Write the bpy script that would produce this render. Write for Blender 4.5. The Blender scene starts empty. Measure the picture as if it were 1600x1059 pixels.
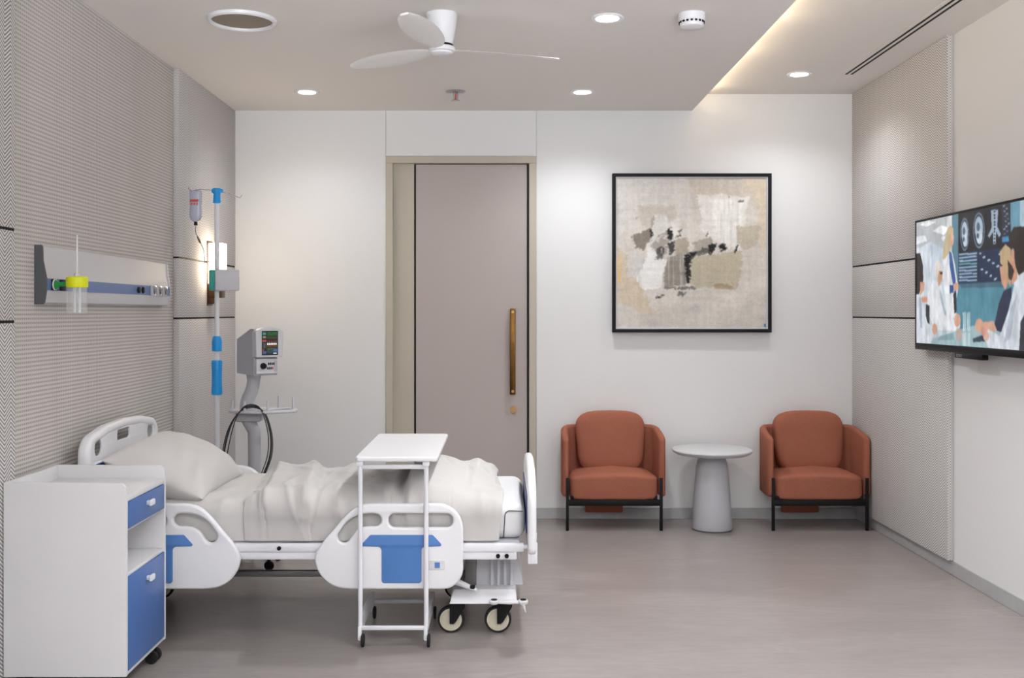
import bpy, bmesh, math, random
import numpy as np
from mathutils import Vector, Matrix, noise
PI = math.pi
scene = bpy.context.scene
COL = scene.collection
random.seed(7)
CAMZ = 1.363
BACK = 6.75          # distance of the back wall from the camera

# ------------------------------------------------------------------ helpers
def lin(c):
    c = c / 255.0
    return c / 12.92 if c <= 0.04045 else ((c + 0.055) / 1.055) ** 2.4
def rgb(r, g, b): return (lin(r), lin(g), lin(b), 1.0)

def new_mat(name):
    m = bpy.data.materials.new(name); m.use_nodes = True
    nt = m.node_tree; b = nt.nodes['Principled BSDF']
    return m, nt, b
class NT:
    """tiny node helper"""
    def __init__(self, nt): self.nt = nt
    def node(self, t, **kw):
        n = self.nt.nodes.new(t)
        for k, v in kw.items(): setattr(n, k, v)
        return n
    def link(self, a, b): self.nt.links.new(a, b)
    def math(self, op, a, b=None, c=None, clamp=False):
        n = self.node('ShaderNodeMath', operation=op); n.use_clamp = clamp
        for i, v in enumerate((a, b, c)):
            if v is None: continue
            if isinstance(v, (int, float)): n.inputs[i].default_value = v
            else: self.link(v, n.inputs[i])
        return n.outputs[0]
    def mix(self, f, a, b):
        n = self.node('ShaderNodeMix', data_type='RGBA')
        for s, v in ((n.inputs[0], f), (n.inputs[6], a), (n.inputs[7], b)):
            if isinstance(v, (int, float, tuple)): s.default_value = v
            else: self.link(v, s)
        return n.outputs[2]
    def coords(self): return self.node('ShaderNodeTexCoord').outputs['Object']
    def noise(self, vec, scale, detail=4, rough=0.55, dist=0.0):
        n = self.node('ShaderNodeTexNoise'); self.link(vec, n.inputs['Vector'])
        n.inputs['Scale'].default_value = scale; n.inputs['Detail'].default_value = detail
        n.inputs['Roughness'].default_value = rough; n.inputs['Distortion'].default_value = dist
        return n.outputs['Fac']
    def ramp(self, f, stops):
        n = self.node('ShaderNodeValToRGB'); self.link(f, n.inputs[0])
        e = n.color_ramp.elements
        while len(e) < len(stops): e.new(0.5)
        for i, (p, c) in enumerate(stops): e[i].position = p; e[i].color = c
        return n.outputs[0]
    def bump(self, h, strength, dist, bsdf):
        n = self.node('ShaderNodeBump'); n.inputs['Strength'].default_value = strength
        n.inputs['Distance'].default_value = dist
        self.link(h, n.inputs['Height']); self.link(n.outputs[0], bsdf.inputs['Normal'])
    def mapping(self, vec, scale):
        n = self.node('ShaderNodeMapping'); self.link(vec, n.inputs[0]); n.inputs['Scale'].default_value = scale
        return n.outputs[0]

def plain(name, c, rough=0.45, metal=0.0, var=0.04, nscale=9.0, bump=0.0, bscale=60.0, spec=0.5, coat=0.0, sheen=0.0):
    m, nt, b = new_mat(name); n = NT(nt)
    b.inputs['Roughness'].default_value = rough; b.inputs['Metallic'].default_value = metal
    b.inputs['Specular IOR Level'].default_value = spec
    if coat: b.inputs['Coat Weight'].default_value = coat; b.inputs['Coat Roughness'].default_value = 0.1
    if sheen: b.inputs['Sheen Weight'].default_value = sheen
    co = n.coords(); f = n.noise(co, nscale)
    d = tuple(x * (1 - var) for x in c[:3]) + (1,); l = tuple(min(1, x * (1 + var)) for x in c[:3]) + (1,)
    n.link(n.mix(f, d, l), b.inputs['Base Color'])
    if bump:
        n.bump(n.noise(co, bscale, 3), bump, 0.002, b)
    return m

def emis(name, c, s):
    m, nt, b = new_mat(name)
    b.inputs['Base Color'].default_value = (0.8, 0.8, 0.8, 1)
    b.inputs['Emission Color'].default_value = c; b.inputs['Emission Strength'].default_value = s
    return m

M = {}
M['wall'] = plain('wall_paint', rgb(228, 228, 229), 0.6, var=0.012, nscale=1.2, bump=0.05, bscale=180, spec=0.3)
M['ceiling'] = plain('ceiling_paint', rgb(231, 226, 222), 0.75, var=0.012, nscale=1.0, spec=0.2)
M['white'] = plain('white_plastic', rgb(232, 232, 236), 0.32, var=0.01)
M['white_metal'] = plain('white_metal', rgb(230, 230, 236), 0.3, var=0.012)
M['white_lam'] = plain('white_laminate', rgb(220, 219, 221), 0.35, var=0.012)
M['grey_plastic'] = plain('grey_plastic', rgb(178, 178, 184), 0.4, var=0.02)
M['light_grey'] = plain('light_grey_plastic', rgb(200, 200, 206), 0.4, var=0.02)
M['dark_grey'] = plain('dark_grey_plastic', rgb(84, 87, 90), 0.5, var=0.04)
M['mid_metal'] = plain('grey_metal', rgb(120, 118, 118), 0.35, 0.6, var=0.04)
M['black'] = plain('black_metal', rgb(16, 16, 17), 0.55, var=0.1, spec=0.25)
M['black_gloss'] = plain('black_gloss', rgb(10, 10, 11), 0.45, var=0.1, spec=0.25)
M['rubber'] = plain('black_rubber', rgb(22, 22, 24), 0.7, var=0.1)
M['hub'] = plain('cream_wheel', rgb(206, 200, 180), 0.45, var=0.04)
M['blue'] = plain('blue_laminate', rgb(74, 110, 172), 0.38, var=0.03)
M['inlay'] = plain('blue_inlay', rgb(80, 126, 190), 0.4, var=0.02)
M['navy'] = plain('navy_inlay', rgb(36, 66, 122), 0.4, var=0.04)
M['cyan'] = plain('cyan_plastic', rgb(24, 158, 236), 0.4, var=0.04)
M['teal'] = plain('teal_plastic', rgb(0, 150, 142), 0.4, var=0.04)
M['brass'] = plain('aged_brass', rgb(116, 84, 46), 0.3, 1.0, var=0.12)
M['bronze'] = plain('dark_bronze', rgb(86, 64, 48), 0.35, 0.8, var=0.1)
M['gold'] = plain('satin_gold', rgb(196, 158, 104), 0.35, 0.7, var=0.06)
M['door'] = plain('door_laminate', rgb(184, 174, 171), 0.5, var=0.015, nscale=3, spec=0.3)
M['jamb'] = plain('door_frame_paint', rgb(190, 182, 168), 0.5, var=0.012, spec=0.3)
M['gap'] = plain('dark_gap', rgb(28, 30, 40), 0.6)
M['reveal'] = plain('black_reveal', rgb(34, 31, 32), 0.7, spec=0.2)
M['mattress'] = plain('mattress_cover', rgb(230, 230, 232), 0.55, var=0.015)
M['linen'] = plain('white_linen', rgb(206, 203, 201), 0.85, var=0.02, nscale=5, bump=0.12, bscale=420, spec=0.15, sheen=0.2)
M['duvet'] = plain('white_cotton_blanket', rgb(200, 197, 195), 0.85, var=0.02, nscale=5, bump=0.15, bscale=300, spec=0.15, sheen=0.2)
M['yellow'] = plain('yellow_cap', rgb(226, 232, 10), 0.4, var=0.05)
M['green'] = plain('green_plastic', rgb(10, 140, 56), 0.4, var=0.05)
M['side_table'] = plain('grey_lacquer', rgb(186, 187, 193), 0.45, var=0.02)
M['red'] = plain('red_print', rgb(214, 74, 46), 0.5, var=0.05)
M['cable'] = plain('black_cable', rgb(44, 44, 48), 0.5, var=0.1)
M['tube'] = plain('clear_tube', rgb(128, 126, 126), 0.3, var=0.05)
M['headrail'] = plain('satin_aluminium', rgb(206, 205, 209), 0.5, 0.0, var=0.02)
M['railblue'] = plain('blue_band', rgb(92, 118, 170), 0.35, var=0.08, nscale=6)
M['blade'] = plain('fan_blade_white', rgb(228, 226, 224), 0.45, var=0.012)
M['grille'] = plain('grille_cloth', rgb(150, 138, 124), 0.8, var=0.12, nscale=240, bump=0.4, bscale=300)
M['lamp'] = emis('downlight_glow', (1.0, 0.95, 0.9, 1), 14.0)
M['sconce'] = emis('sconce_glow', (1.0, 0.84, 0.6, 1), 7.0)
M['chrome'] = plain('brushed_steel', rgb(200, 200, 204), 0.25, 0.9, var=0.04)

def m_terracotta():
    m, nt, b = new_mat('terracotta_fabric'); n = NT(nt); co = n.coords()
    b.inputs['Roughness'].default_value = 0.9; b.inputs['Specular IOR Level'].default_value = 0.15
    f1 = n.noise(co, 6, 3); f2 = n.noise(n.mapping(co, (1, 1, 1.7)), 260, 2, 0.7)
    base = n.mix(f1, rgb(150, 91, 72), rgb(164, 102, 82))
    sp = n.math('GREATER_THAN', f2, 0.60)
    w = n.noise(n.mapping(co, (1, 1, 3)), 190, 2)
    base = n.mix(n.math('MULTIPLY', w, 0.35), base, rgb(174, 114, 94))
    n.link(n.mix(n.math('MULTIPLY', sp, 0.5), base, rgb(96, 52, 42)), b.inputs['Base Color'])
    n.bump(f2, 0.35, 0.002, b)
    return m
M['terracotta'] = m_terracotta()

def m_floor():
    m, nt, b = new_mat('polished_stone_floor'); n = NT(nt); co = n.coords()
    f1 = n.noise(n.mapping(co, (0.8, 2.2, 1)), 1.1, 6, 0.6, 0.6)
    f2 = n.noise(n.mapping(co, (0.55, 2.4, 1)), 12, 8, 0.7, 0.3)
    base = n.ramp(f1, [(0.3, rgb(141, 134, 131)), (0.7, rgb(160, 154, 151))])
    g = n.ramp(f2, [(0.32, (0, 0, 0, 1)), (0.68, (1, 1, 1, 1))])
    base = n.mix(n.math('MULTIPLY', g, 0.5), base, rgb(128, 120, 117))
    v = n.noise(n.mapping(co, (0.5, 1.4, 1)), 0.9, 4, 0.5, 0.7)
    v = n.math('SUBTRACT', 1.0, n.math('MULTIPLY', n.math('ABSOLUTE', n.math('SUBTRACT', v, 0.5)), 90), clamp=True)
    gate = n.math('MULTIPLY', n.math('SUBTRACT', n.noise(co, 1.6, 3), 0.47), 4.0, clamp=True)
    base = n.mix(n.math('MULTIPLY', n.math('MULTIPLY', v, gate), 0.4), base, rgb(186, 180, 176))
    n.link(base, b.inputs['Base Color'])
    b.inputs['Specular IOR Level'].default_value = 0.5
    b.inputs['Roughness'].default_value = 0.31
    return m
M['floor'] = m_floor()
def m_skirt():
    m, nt, b = new_mat('grey_stone_skirting'); n = NT(nt); co = n.coords()
    f = n.noise(co, 14, 6, 0.65)
    n.link(n.mix(f, rgb(160, 160, 162), rgb(190, 190, 192)), b.inputs['Base Color'])
    b.inputs['Roughness'].default_value = 0.45
    return m
M['skirt'] = m_skirt()

def m_herring():
    m, nt, b = new_mat('herringbone_fabric'); n = NT(nt)
    s = n.node('ShaderNodeSeparateXYZ'); n.link(n.coords(), s.inputs[0])
    u = n.math('ADD', n.math('MULTIPLY', s.outputs[0], 2.6), s.outputs[1])
    t = n.math('PINGPONG', n.math('ADD', u, 10.0), 0.045)
    ph = n.math('DIVIDE', n.math('ADD', s.outputs[2], n.math('MULTIPLY', t, 0.75)), 0.0145)
    w = n.math('ADD', n.math('MULTIPLY', n.math('SINE', n.math('MULTIPLY', ph, 2 * PI)), 0.5), 0.5)
    w = n.math('SMOOTH_MIN', n.math('MULTIPLY', w, 1.5), 1.0, 0.3)
    col = n.mix(w, rgb(120, 116, 117), rgb(232, 228, 228))
    n.link(col, b.inputs['Base Color'])
    b.inputs['Roughness'].default_value = 0.85; b.inputs['Specular IOR Level'].default_value = 0.15
    n.bump(w, 0.4, 0.002, b)
    return m
M['herring'] = m_herring()
def m_ribs():
    m, nt, b = new_mat('ribbed_wallcovering'); n = NT(nt)
    co = n.coords()
    s = n.node('ShaderNodeSeparateXYZ'); n.link(co, s.inputs[0])
    r = n.math('FRACT', n.math('DIVIDE', s.outputs[2], 0.0165))
    row = n.math('PINGPONG', n.math('MULTIPLY', r, 2.0), 1.0)
    c = n.math('FRACT', n.math('DIVIDE', s.outputs[1], 0.017))
    colm = n.math('GREATER_THAN', c, 0.30)
    h = n.math('SMOOTH_MIN', n.math('MULTIPLY', row, 1.4), 1.0, 0.3)
    dash = n.math('MULTIPLY', n.math('SUBTRACT', 1.0, colm), n.math('LESS_THAN', row, 0.5))
    f = n.noise(n.mapping(co, (1, 1.4, 0.12)), 3.2, 3)
    base = n.mix(f, rgb(204, 198, 194), rgb(218, 213, 209))
    base = n.mix(n.math('MULTIPLY', n.math('SUBTRACT', 1.0, h), 0.42), base, rgb(150, 144, 140))  # shading of the grooves between ribs put into the colour
    base = n.mix(n.math('MULTIPLY', dash, 0.6), base, rgb(120, 111, 106))
    n.link(base, b.inputs['Base Color'])
    b.inputs['Roughness'].default_value = 0.8; b.inputs['Specular IOR Level'].default_value = 0.15
    n.bump(h, 0.35, 0.003, b)
    return m
M['ribs'] = m_ribs()
def m_glass(name, c, alpha, rough=0.05):
    m, nt, b = new_mat(name); n = NT(nt)
    f = n.noise(n.coords(), 14)
    n.link(n.mix(f, c, tuple(x * 0.95 for x in c[:3]) + (1,)), b.inputs['Base Color'])
    b.inputs['Roughness'].default_value = rough; b.inputs['Alpha'].default_value = alpha
    return m
M['jar'] = m_glass('clear_jar', rgb(232, 234, 236), 0.16)
M['bag'] = m_glass('saline_bottle', rgb(196, 200, 220), 0.82, 0.12)
M['socket_clear'] = m_glass('clear_socket', rgb(222, 222, 226), 0.75)
M['drip'] = m_glass('smoky_drip_chamber', rgb(120, 116, 116), 0.8)
def m_attr(name, emit, rough=0.5):
    m, nt, b = new_mat(name); n = NT(nt)
    a = n.node('ShaderNodeAttribute'); a.attribute_name = 'Col'
    if emit:
        b.inputs['Base Color'].default_value = (0.01, 0.01, 0.01, 1)
        n.link(a.outputs['Color'], b.inputs['Emission Color']); b.inputs['Emission Strength'].default_value = emit
    else:
        n.link(a.outputs['Color'], b.inputs['Base Color'])
    b.inputs['Roughness'].default_value = rough; b.inputs['Specular IOR Level'].default_value = 0.2
    return m

# ---------------------------------------------------------------- mesh builder
class MB:
    def __init__(self): self.bm = bmesh.new()
    def box(self, lo, hi, bev=0.0, seg=2, mat=None):
        lo = Vector(lo); hi = Vector(hi)
        g = bmesh.ops.create_cube(self.bm, size=1.0)
        vs = g['verts']; c = (lo + hi) / 2; d = hi - lo
        for v in vs: v.co = Vector((v.co.x * d.x, v.co.y * d.y, v.co.z * d.z)) + c
        allv = vs
        if bev > 0:
            es = list({e for v in vs for e in v.link_edges})
            r = bmesh.ops.bevel(self.bm, geom=es + vs, offset=min(bev, min(abs(x) for x in d) * 0.49), segments=seg, profile=0.5, affect='EDGES')
            allv = list({v for f in r['faces'] for v in f.verts} | {v for v in vs if v.is_valid})
        if mat:
            for v in allv: v.co = mat @ v.co
        return self
    def cyl(self, p0, p1, r0, r1=None, seg=20):
        p0 = Vector(p0); p1 = Vector(p1); r1 = r0 if r1 is None else r1
        return self.sweep([p0, p1], [r0, r1], seg)
    def sweep(self, pts, radii, seg=12, caps=True, closed=False):
        pts = [Vector(p) for p in pts]; n = len(pts)
        if isinstance(radii, (int, float)): radii = [radii] * n
        rings = []; prev = None
        for i in range(n):
            if closed: t = pts[(i + 1) % n] - pts[i - 1]
            elif i == 0: t = pts[1] - pts[0]
            elif i == n - 1: t = pts[-1] - pts[-2]
            else: t = (pts[i + 1] - pts[i]).normalized() + (pts[i] - pts[i - 1]).normalized()
            t.normalize()
            if prev is None:
                a = Vector((0, 0, 1)) if abs(t.z) < 0.9 else Vector((1, 0, 0))
                nx = t.cross(a).normalized()
            else:
                nx = (prev - t * prev.dot(t)).normalized()
            prev = nx; ny = t.cross(nx)
            rings.append([self.bm.verts.new(pts[i] + (nx * math.cos(2 * PI * k / seg) + ny * math.sin(2 * PI * k / seg)) * radii[i]) for k in range(seg)])
        m = n if closed else n - 1
        for i in range(m):
            a, b = rings[i], rings[(i + 1) % n]
            for k in range(seg):
                self.bm.faces.new((a[k], a[(k + 1) % seg], b[(k + 1) % seg], b[k]))
        if caps and not closed:
            self.bm.faces.new(rings[0][::-1]); self.bm.faces.new(rings[-1])
        return self
    def lathe(self, prof, c=(0, 0, 0), seg=40, mat=None):
        """prof: (r, z) list about the z axis through c; capped where r=0 is missing"""
        c = Vector(c); rings = []
        T = (lambda v: mat @ v) if mat else (lambda v: v + c)
        for r, z in prof:
            if r < 1e-6: rings.append([self.bm.verts.new(T(Vector((0, 0, z))))])
            else: rings.append([self.bm.verts.new(T(Vector((r * math.cos(2 * PI * k / seg), r * math.sin(2 * PI * k / seg), z)))) for k in range(seg)])
        for a, b in zip(rings, rings[1:]):
            for k in range(seg):
                k2 = (k + 1) % seg
                if len(a) == 1 and len(b) == 1: continue
                if len(a) == 1: self.bm.faces.new((a[0], b[k2], b[k]))
                elif len(b) == 1: self.bm.faces.new((a[k], a[k2], b[0]))
                else: self.bm.faces.new((a[k], a[k2], b[k2], b[k]))
        return self
    def grid(self, rows, close_u=False, close_v=False, caps=False):
        vs = [[self.bm.verts.new(Vector(p)) for p in r] for r in rows]
        nr, nc = len(vs), len(vs[0])
        for i in range(nr if close_u else nr - 1):
            for j in range(nc if close_v else nc - 1):
                try: self.bm.faces.new((vs[i][j], vs[(i + 1) % nr][j], vs[(i + 1) % nr][(j + 1) % nc], vs[i][(j + 1) % nc]))
                except ValueError: pass
        if caps:
            self.bm.faces.new(vs[0]); self.bm.faces.new(vs[-1][::-1])
        return self
    def prism(self, poly, fn, d0, d1):
        a = [self.bm.verts.new(Vector(fn(p, d0))) for p in poly]; b = [self.bm.verts.new(Vector(fn(p, d1))) for p in poly]
        self.bm.faces.new(a); self.bm.faces.new(b[::-1]); n = len(poly)
        for i in range(n): self.bm.faces.new((a[i], b[i], b[(i + 1) % n], a[(i + 1) % n]))
        return self
    def ellipsoid(self, c, a, e1=1.0, e2=1.0, nu=28, nv=48, mat=None, fn=None):
        """superellipsoid; e1 shapes z profile, e2 the x-y outline"""
        sp = lambda x, e: math.copysign(abs(x) ** e, x)
        rows = []
        for i in range(nu + 1):
            ph = -PI / 2 + PI * i / nu; row = []
            for j in range(nv):
                th = 2 * PI * j / nv
                v = Vector((a[0] * sp(math.cos(ph), e1) * sp(math.cos(th), e2), a[1] * sp(math.cos(ph), e1) * sp(math.sin(th), e2), a[2] * sp(math.sin(ph), e1)))
                if fn: v = fn(v)
                if mat: v = mat @ v
                row.append(v + Vector(c))
            rows.append(row)
        self.grid(rows, close_v=True)
        bmesh.ops.remove_doubles(self.bm, verts=self.bm.verts, dist=1e-5)
        return self
    def build(self, name, mat, parent=None, smooth=True, angle=40, inv=None):
        bmesh.ops.recalc_face_normals(self.bm, faces=self.bm.faces)
        me = bpy.data.meshes.new(name); self.bm.to_mesh(me); self.bm.free()
        return link_mesh(name, me, mat, parent, smooth, angle)

def link_mesh(name, me, mat, parent=None, smooth=True, angle=40):
    o = bpy.data.objects.new(name, me); COL.objects.link(o)
    for m in (mat if isinstance(mat, (list, tuple)) else [mat]): me.materials.append(m)
    if smooth and len(me.polygons):
        me.polygons.foreach_set('use_smooth', [True] * len(me.polygons))
        try: me.set_sharp_from_angle(angle=math.radians(angle))
        except Exception: pass
    if parent is not None: set_parent(o, parent)
    me.update()
    return o
def set_parent(o, p):
    o.parent = p
    if p.type == 'EMPTY': o.matrix_parent_inverse = p.matrix_basis.inverted()
def thing(name, label, cat, loc=(0, 0, 0), group=None, kind=None):
    o = bpy.data.objects.new(name, None); COL.objects.link(o)
    o.empty_display_size = 0.1; o.location = loc
    o.matrix_basis = Matrix.Translation(Vector(loc))
    return tag(o, label, cat, group, kind)
def tag(o, label, cat, group=None, kind=None):
    o['label'] = label; o['category'] = cat
    if group: o['group'] = group
    if kind: o['kind'] = kind
    return o
def copy_tree(o, parent=None):
    c = o.copy(); COL.objects.link(c)
    if parent is not None: c.parent = parent
    for ch in list(o.children): copy_tree(ch, c)
    return c

def fillet(pts, seg=8):
    """pts: (x, y, r) -> polygon with rounded corners"""
    out = []; n = len(pts)
    for i in range(n):
        p = Vector(pts[i][:2]); r = pts[i][2] if len(pts[i]) > 2 else 0
        a = Vector(pts[i - 1][:2]) - p; b = Vector(pts[(i + 1) % n][:2]) - p
        la, lb = a.length, b.length; a.normalize(); b.normalize()
        if r <= 0: out.append(tuple(p)); continue
        ang = a.angle(b); d = min(r / math.tan(ang / 2), la * 0.499, lb * 0.499); r2 = d * math.tan(ang / 2)
        cdir = (a + b).normalized(); c = p + cdir * (r2 / math.sin(ang / 2))
        s = p + a * d - c; e = p + b * d - c
        a0 = math.atan2(s.y, s.x); a1 = math.atan2(e.y, e.x)
        da = (a1 - a0 + PI) % (2 * PI) - PI
        for k in range(seg + 1):
            t = a0 + da * k / seg
            out.append((c.x + r2 * math.cos(t), c.y + r2 * math.sin(t)))
    return out
XZ = Matrix(((1, 0, 0, 0), (0, 0, -1, 0), (0, 1, 0, 0), (0, 0, 0, 1)))   # plate in the x-z plane, front towards -y
YZ = Matrix(((0, 0, 1, 0), (1, 0, 0, 0), (0, 1, 0, 0), (0, 0, 0, 1)))   # plate in the y-z plane, front towards +x
XY = Matrix.Identity(4)
def plate(name, loops, t, bev, mat, parent, M4, off, res=3):
    """solid plate with holes and rounded rims; off = world offset of its mid plane"""
    cu = bpy.data.curves.new(name, 'CURVE'); cu.dimensions = '2D'; cu.fill_mode = 'BOTH'
    cu.extrude = max(t / 2 - bev, 0.0); cu.bevel_depth = bev; cu.bevel_resolution = res; cu.offset = -bev
    for lp in loops:
        s = cu.splines.new('POLY'); s.points.add(len(lp) - 1); s.use_cyclic_u = True
        for i, p in enumerate(lp): s.points[i].co = (p[0], p[1], 0, 1)
    tmp = bpy.data.objects.new('tmp', cu); COL.objects.link(tmp)
    dg = bpy.context.evaluated_depsgraph_get()
    me = bpy.data.meshes.new_from_object(tmp.evaluated_get(dg))
    bpy.data.objects.remove(tmp); bpy.data.curves.remove(cu)
    me.materials.clear()
    me.transform(Matrix.Translation(Vector(off)) @ M4)
    bm = bmesh.new(); bm.from_mesh(me); bmesh.ops.remove_doubles(bm, verts=bm.verts, dist=1e-5)
    bmesh.ops.recalc_face_normals(bm, faces=bm.faces); bm.to_mesh(me); bm.free()
    return link_mesh(name, me, mat, parent, True, 35)
def rect(x0, y0, x1, y1, r): return fillet([(x0, y0, r), (x1, y0, r), (x1, y1, r), (x0, y1, r)])
def struct(o, label, cat): return tag(o, label, cat, None, 'structure')

# ================================================================== ROOM
XL, XLP = -1.794, -1.7595        # recessed wall behind the bed, face of the padded panels
XR, XRP = 2.336, 2.304
ZLO, ZHI = 2.688, 2.797
FRONT = -1.3
struct(MB().box((-2.0, FRONT - 0.2, -0.1), (2.55, BACK + 0.2, 0)).build('floor', M['floor']), 'polished beige grey stone floor with faint pale veins', 'floor')
c = MB()
c.box((-2.0, FRONT - 0.2, ZLO), (1.253, BACK + 0.2, 2.95), 0.003, 1)
c.box((1.253, FRONT - 0.2, ZHI), (2.55, BACK + 0.2, 2.95))
struct(c.build('ceiling', M['ceiling'], smooth=False), 'stepped beige grey ceiling with a raised tray on the right', 'ceiling')
w = MB()
DX0, DX1, DZ = -0.768, 0.2236, 2.388
w.box((-2.0, BACK, 0), (DX0 - 0.0012, BACK + 0.12, 2.95))
w.box((DX1 + 0.0012, BACK, 0), (2.55, BACK + 0.12, 2.95))
w.box((DX0 + 0.0004, BACK, DZ + 0.0015), (DX1 - 0.0004, BACK + 0.12, 2.95))
w.box((-2.0, BACK + 0.12, 0), (2.55, BACK + 0.2, 2.95))
struct(w.build('wall_back', M['wall'], smooth=False), 'white back wall with the door, painting and armchairs', 'wall')
struct(MB().box((-2.0, FRONT, 0), (XL, BACK, 2.95)).build('wall_left', M['ribs'], smooth=False), 'ribbed grey beige wall covering behind the bed', 'wall')
struct(MB().box((XR, FRONT, 0), (2.55, BACK, 2.95)).build('wall_right', M['wall'], smooth=False), 'plain white wall behind the television', 'wall')
f = MB()
f.box((-2.0, FRONT - 0.15, 0), (-1.3, FRONT, 2.95)); f.box((1.9, FRONT - 0.15, 0), (2.55, FRONT, 2.95))
f.box((-1.3, FRONT - 0.15, 0), (1.9, FRONT, 0.5)); f.box((-1.3, FRONT - 0.15, 2.4), (1.9, FRONT, 2.95))
struct(f.build('wall_front', M['wall'], smooth=False), 'white window wall behind the viewer', 'wall')

# padded herringbone panels (three boards with black reveals between them)
def panel(name, x0, x1, y0, y1, label):
    root = thing(name, label, 'wall panel', ((x0 + x1) / 2, (y0 + y1) / 2, 0.075), None, 'structure')
    zs = [0.075, 1.322, 1.332, 1.654, 1.664, ZLO if x1 < 0 else ZHI]
    for k in (0, 2, 4):
        MB().box((x0, y0, zs[k]), (x1, y1, zs[k + 1]), 0.004, 2).build('padded_board', M['herring'], root)
    s = x0 + 0.004 if x1 > 0 else x1 - 0.004
    for k in (1, 3):
        a = (min(s, x1 if x1 > 0 else x0), y0 + 0.004, zs[k]); b = (max(s, x1 if x1 > 0 else x0), y1 - 0.001, zs[k + 1])
        MB().box(a, b).build('reveal_strip', M['reveal'], root)
    return root
panel('trim_1', XL, XLP, FRONT, 3.70, 'herringbone padded wall panel at the left edge, nearest the viewer')
panel('trim_2', XL, XLP, 5.575, BACK, 'herringbone padded wall panel behind the drip stand, with wall lamp')
panel('trim_3', XRP, XR, 5.30, BACK, 'herringbone padded wall panel on the right wall beside the armchair')
# skirting
def skirt(name, lo, hi, label): struct(MB().box(lo, hi, 0.002, 1).build(name, M['skirt']), label, 'baseboard')
skirt('baseboard_back', (DX1 + 0.003, BACK - 0.012, 0), (XR, BACK, 0.073), 'grey stone baseboard under the armchair wall')
skirt('baseboard_left', (XL, 3.72, 0), (XL + 0.01, 5.56, 0.073), 'grey stone baseboard behind the bed')
skirt('baseboard_right', (XR - 0.008, FRONT, 0), (XR, BACK - 0.012, 0.073), 'grey stone baseboard along the right wall')

# ---------------------------------------------------------------- door
dr = thing('door_1', 'tall grey door in a beige frame with a long brass pull', 'door', (-0.27, BACK, 0), None, 'structure')
fr = MB()
y0, y1 = BACK - 0.008, BACK + 0.1
fr.box((DX0, y0, 0), (-0.722, y1, DZ - 0.046), 0.002, 1); fr.box((0.176, y0, 0), (DX1, y1, DZ - 0.046), 0.002, 1)
fr.box((DX0, y0, DZ - 0.046), (DX1, y1, DZ), 0.002, 1)
fr.build('door_frame', M['jamb'], dr)
MB().box((-0.722, BACK + 0.03, 0), (-0.585, BACK + 0.08, DZ - 0.046)).build('side_panel', M['jamb'], dr)
MB().box((-0.585, BACK + 0.06, 0), (0.176, BACK + 0.1, DZ - 0.046)).build('shadow_gap', M['gap'], dr)
leaf = MB().box((-0.572, BACK + 0.025, 0.008), (0.163, BACK + 0.06, DZ - 0.050), 0.002, 1).build('door_leaf', M['door'], dr)
h = MB(); hx = 0.068
h.box((hx - 0.019, BACK - 0.022, 0.818), (hx + 0.019, BACK - 0.008, 1.384), 0.004)
h.cyl((hx, BACK - 0.01, 0.86), (hx, BACK + 0.03, 0.86), 0.009, seg=16); h.cyl((hx, BACK - 0.01, 1.34), (hx, BACK + 0.03, 1.34), 0.009, seg=16)
hd = h.build('pull_handle', M['brass'], leaf)
hb = MB()
hb.cyl((hx, BACK - 0.024, 0.84), (hx, BACK - 0.021, 0.84), 0.009, seg=16); hb.cyl((hx, BACK - 0.024, 1.362), (hx, BACK - 0.021, 1.362), 0.009, seg=16)
hb.build('handle_screw', M['gold'], leaf)
MB().cyl((hx + 0.005, BACK + 0.008, 0.718), (hx + 0.005, BACK + 0.027, 0.718), 0.022, seg=28).build('lock_cylinder', M['gold'], leaf)

# ---------------------------------------------------------------- ceiling fittings
def downlight(x, y, z, label, proto=[]):
    if not proto:
        r = thing('downlight', label, 'downlight', (0, 0, 0), 'recessed ceiling downlights')
        MB().lathe([(0.072, 0.0), (0.075, -0.003), (0.070, -0.008), (0.054, -0.006), (0.05, 0.0), (0.048, 0.014), (0.072, 0.014), (0.072, 0.0)]).build('trim_ring', M['white'], r)
        MB().lathe([(0.0, -0.004), (0.046, -0.004), (0.048, 0.004), (0.0, 0.004)]).build('lens', M['lamp'], r)
        proto.append(r)
    else: r = copy_tree(proto[0])
    r.location = (x, y, z); tag(r, label, 'downlight', 'recessed ceiling downlights')
    return r
downlight(-1.175, 6.16, ZLO - 0.001, 'glowing round downlight near the left wall by the drip stand corner')
downlight(0.481, 6.16, ZLO - 0.001, 'glowing round downlight in the lower ceiling just left of the painting')
downlight(0.4725, 4.61, ZLO - 0.001, 'glowing round downlight between the ceiling fan and the smoke detector')
downlight(1.789, 6.17, ZHI - 0.001, 'glowing round downlight in the raised ceiling beside the slot vent')

r = thing('ceiling_speaker', 'large round ceiling speaker with white ring and taupe grille', 'ceiling speaker', (-1.18, 4.64, ZLO))
MB().lathe([(0.134, -0.004), (0.136, -0.014), (0.143, -0.018), (0.152, -0.013), (0.155, 0.0), (0.134, 0.0), (0.134, -0.004)], (-1.18, 4.64, ZLO), 64).build('rim', M['white'], r)
MB().lathe([(0.0, -0.007), (0.1345, -0.005), (0.1345, -0.001), (0, -0.001)], (-1.18, 4.64, ZLO), 64).build('grille', M['grille'], r)

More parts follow.
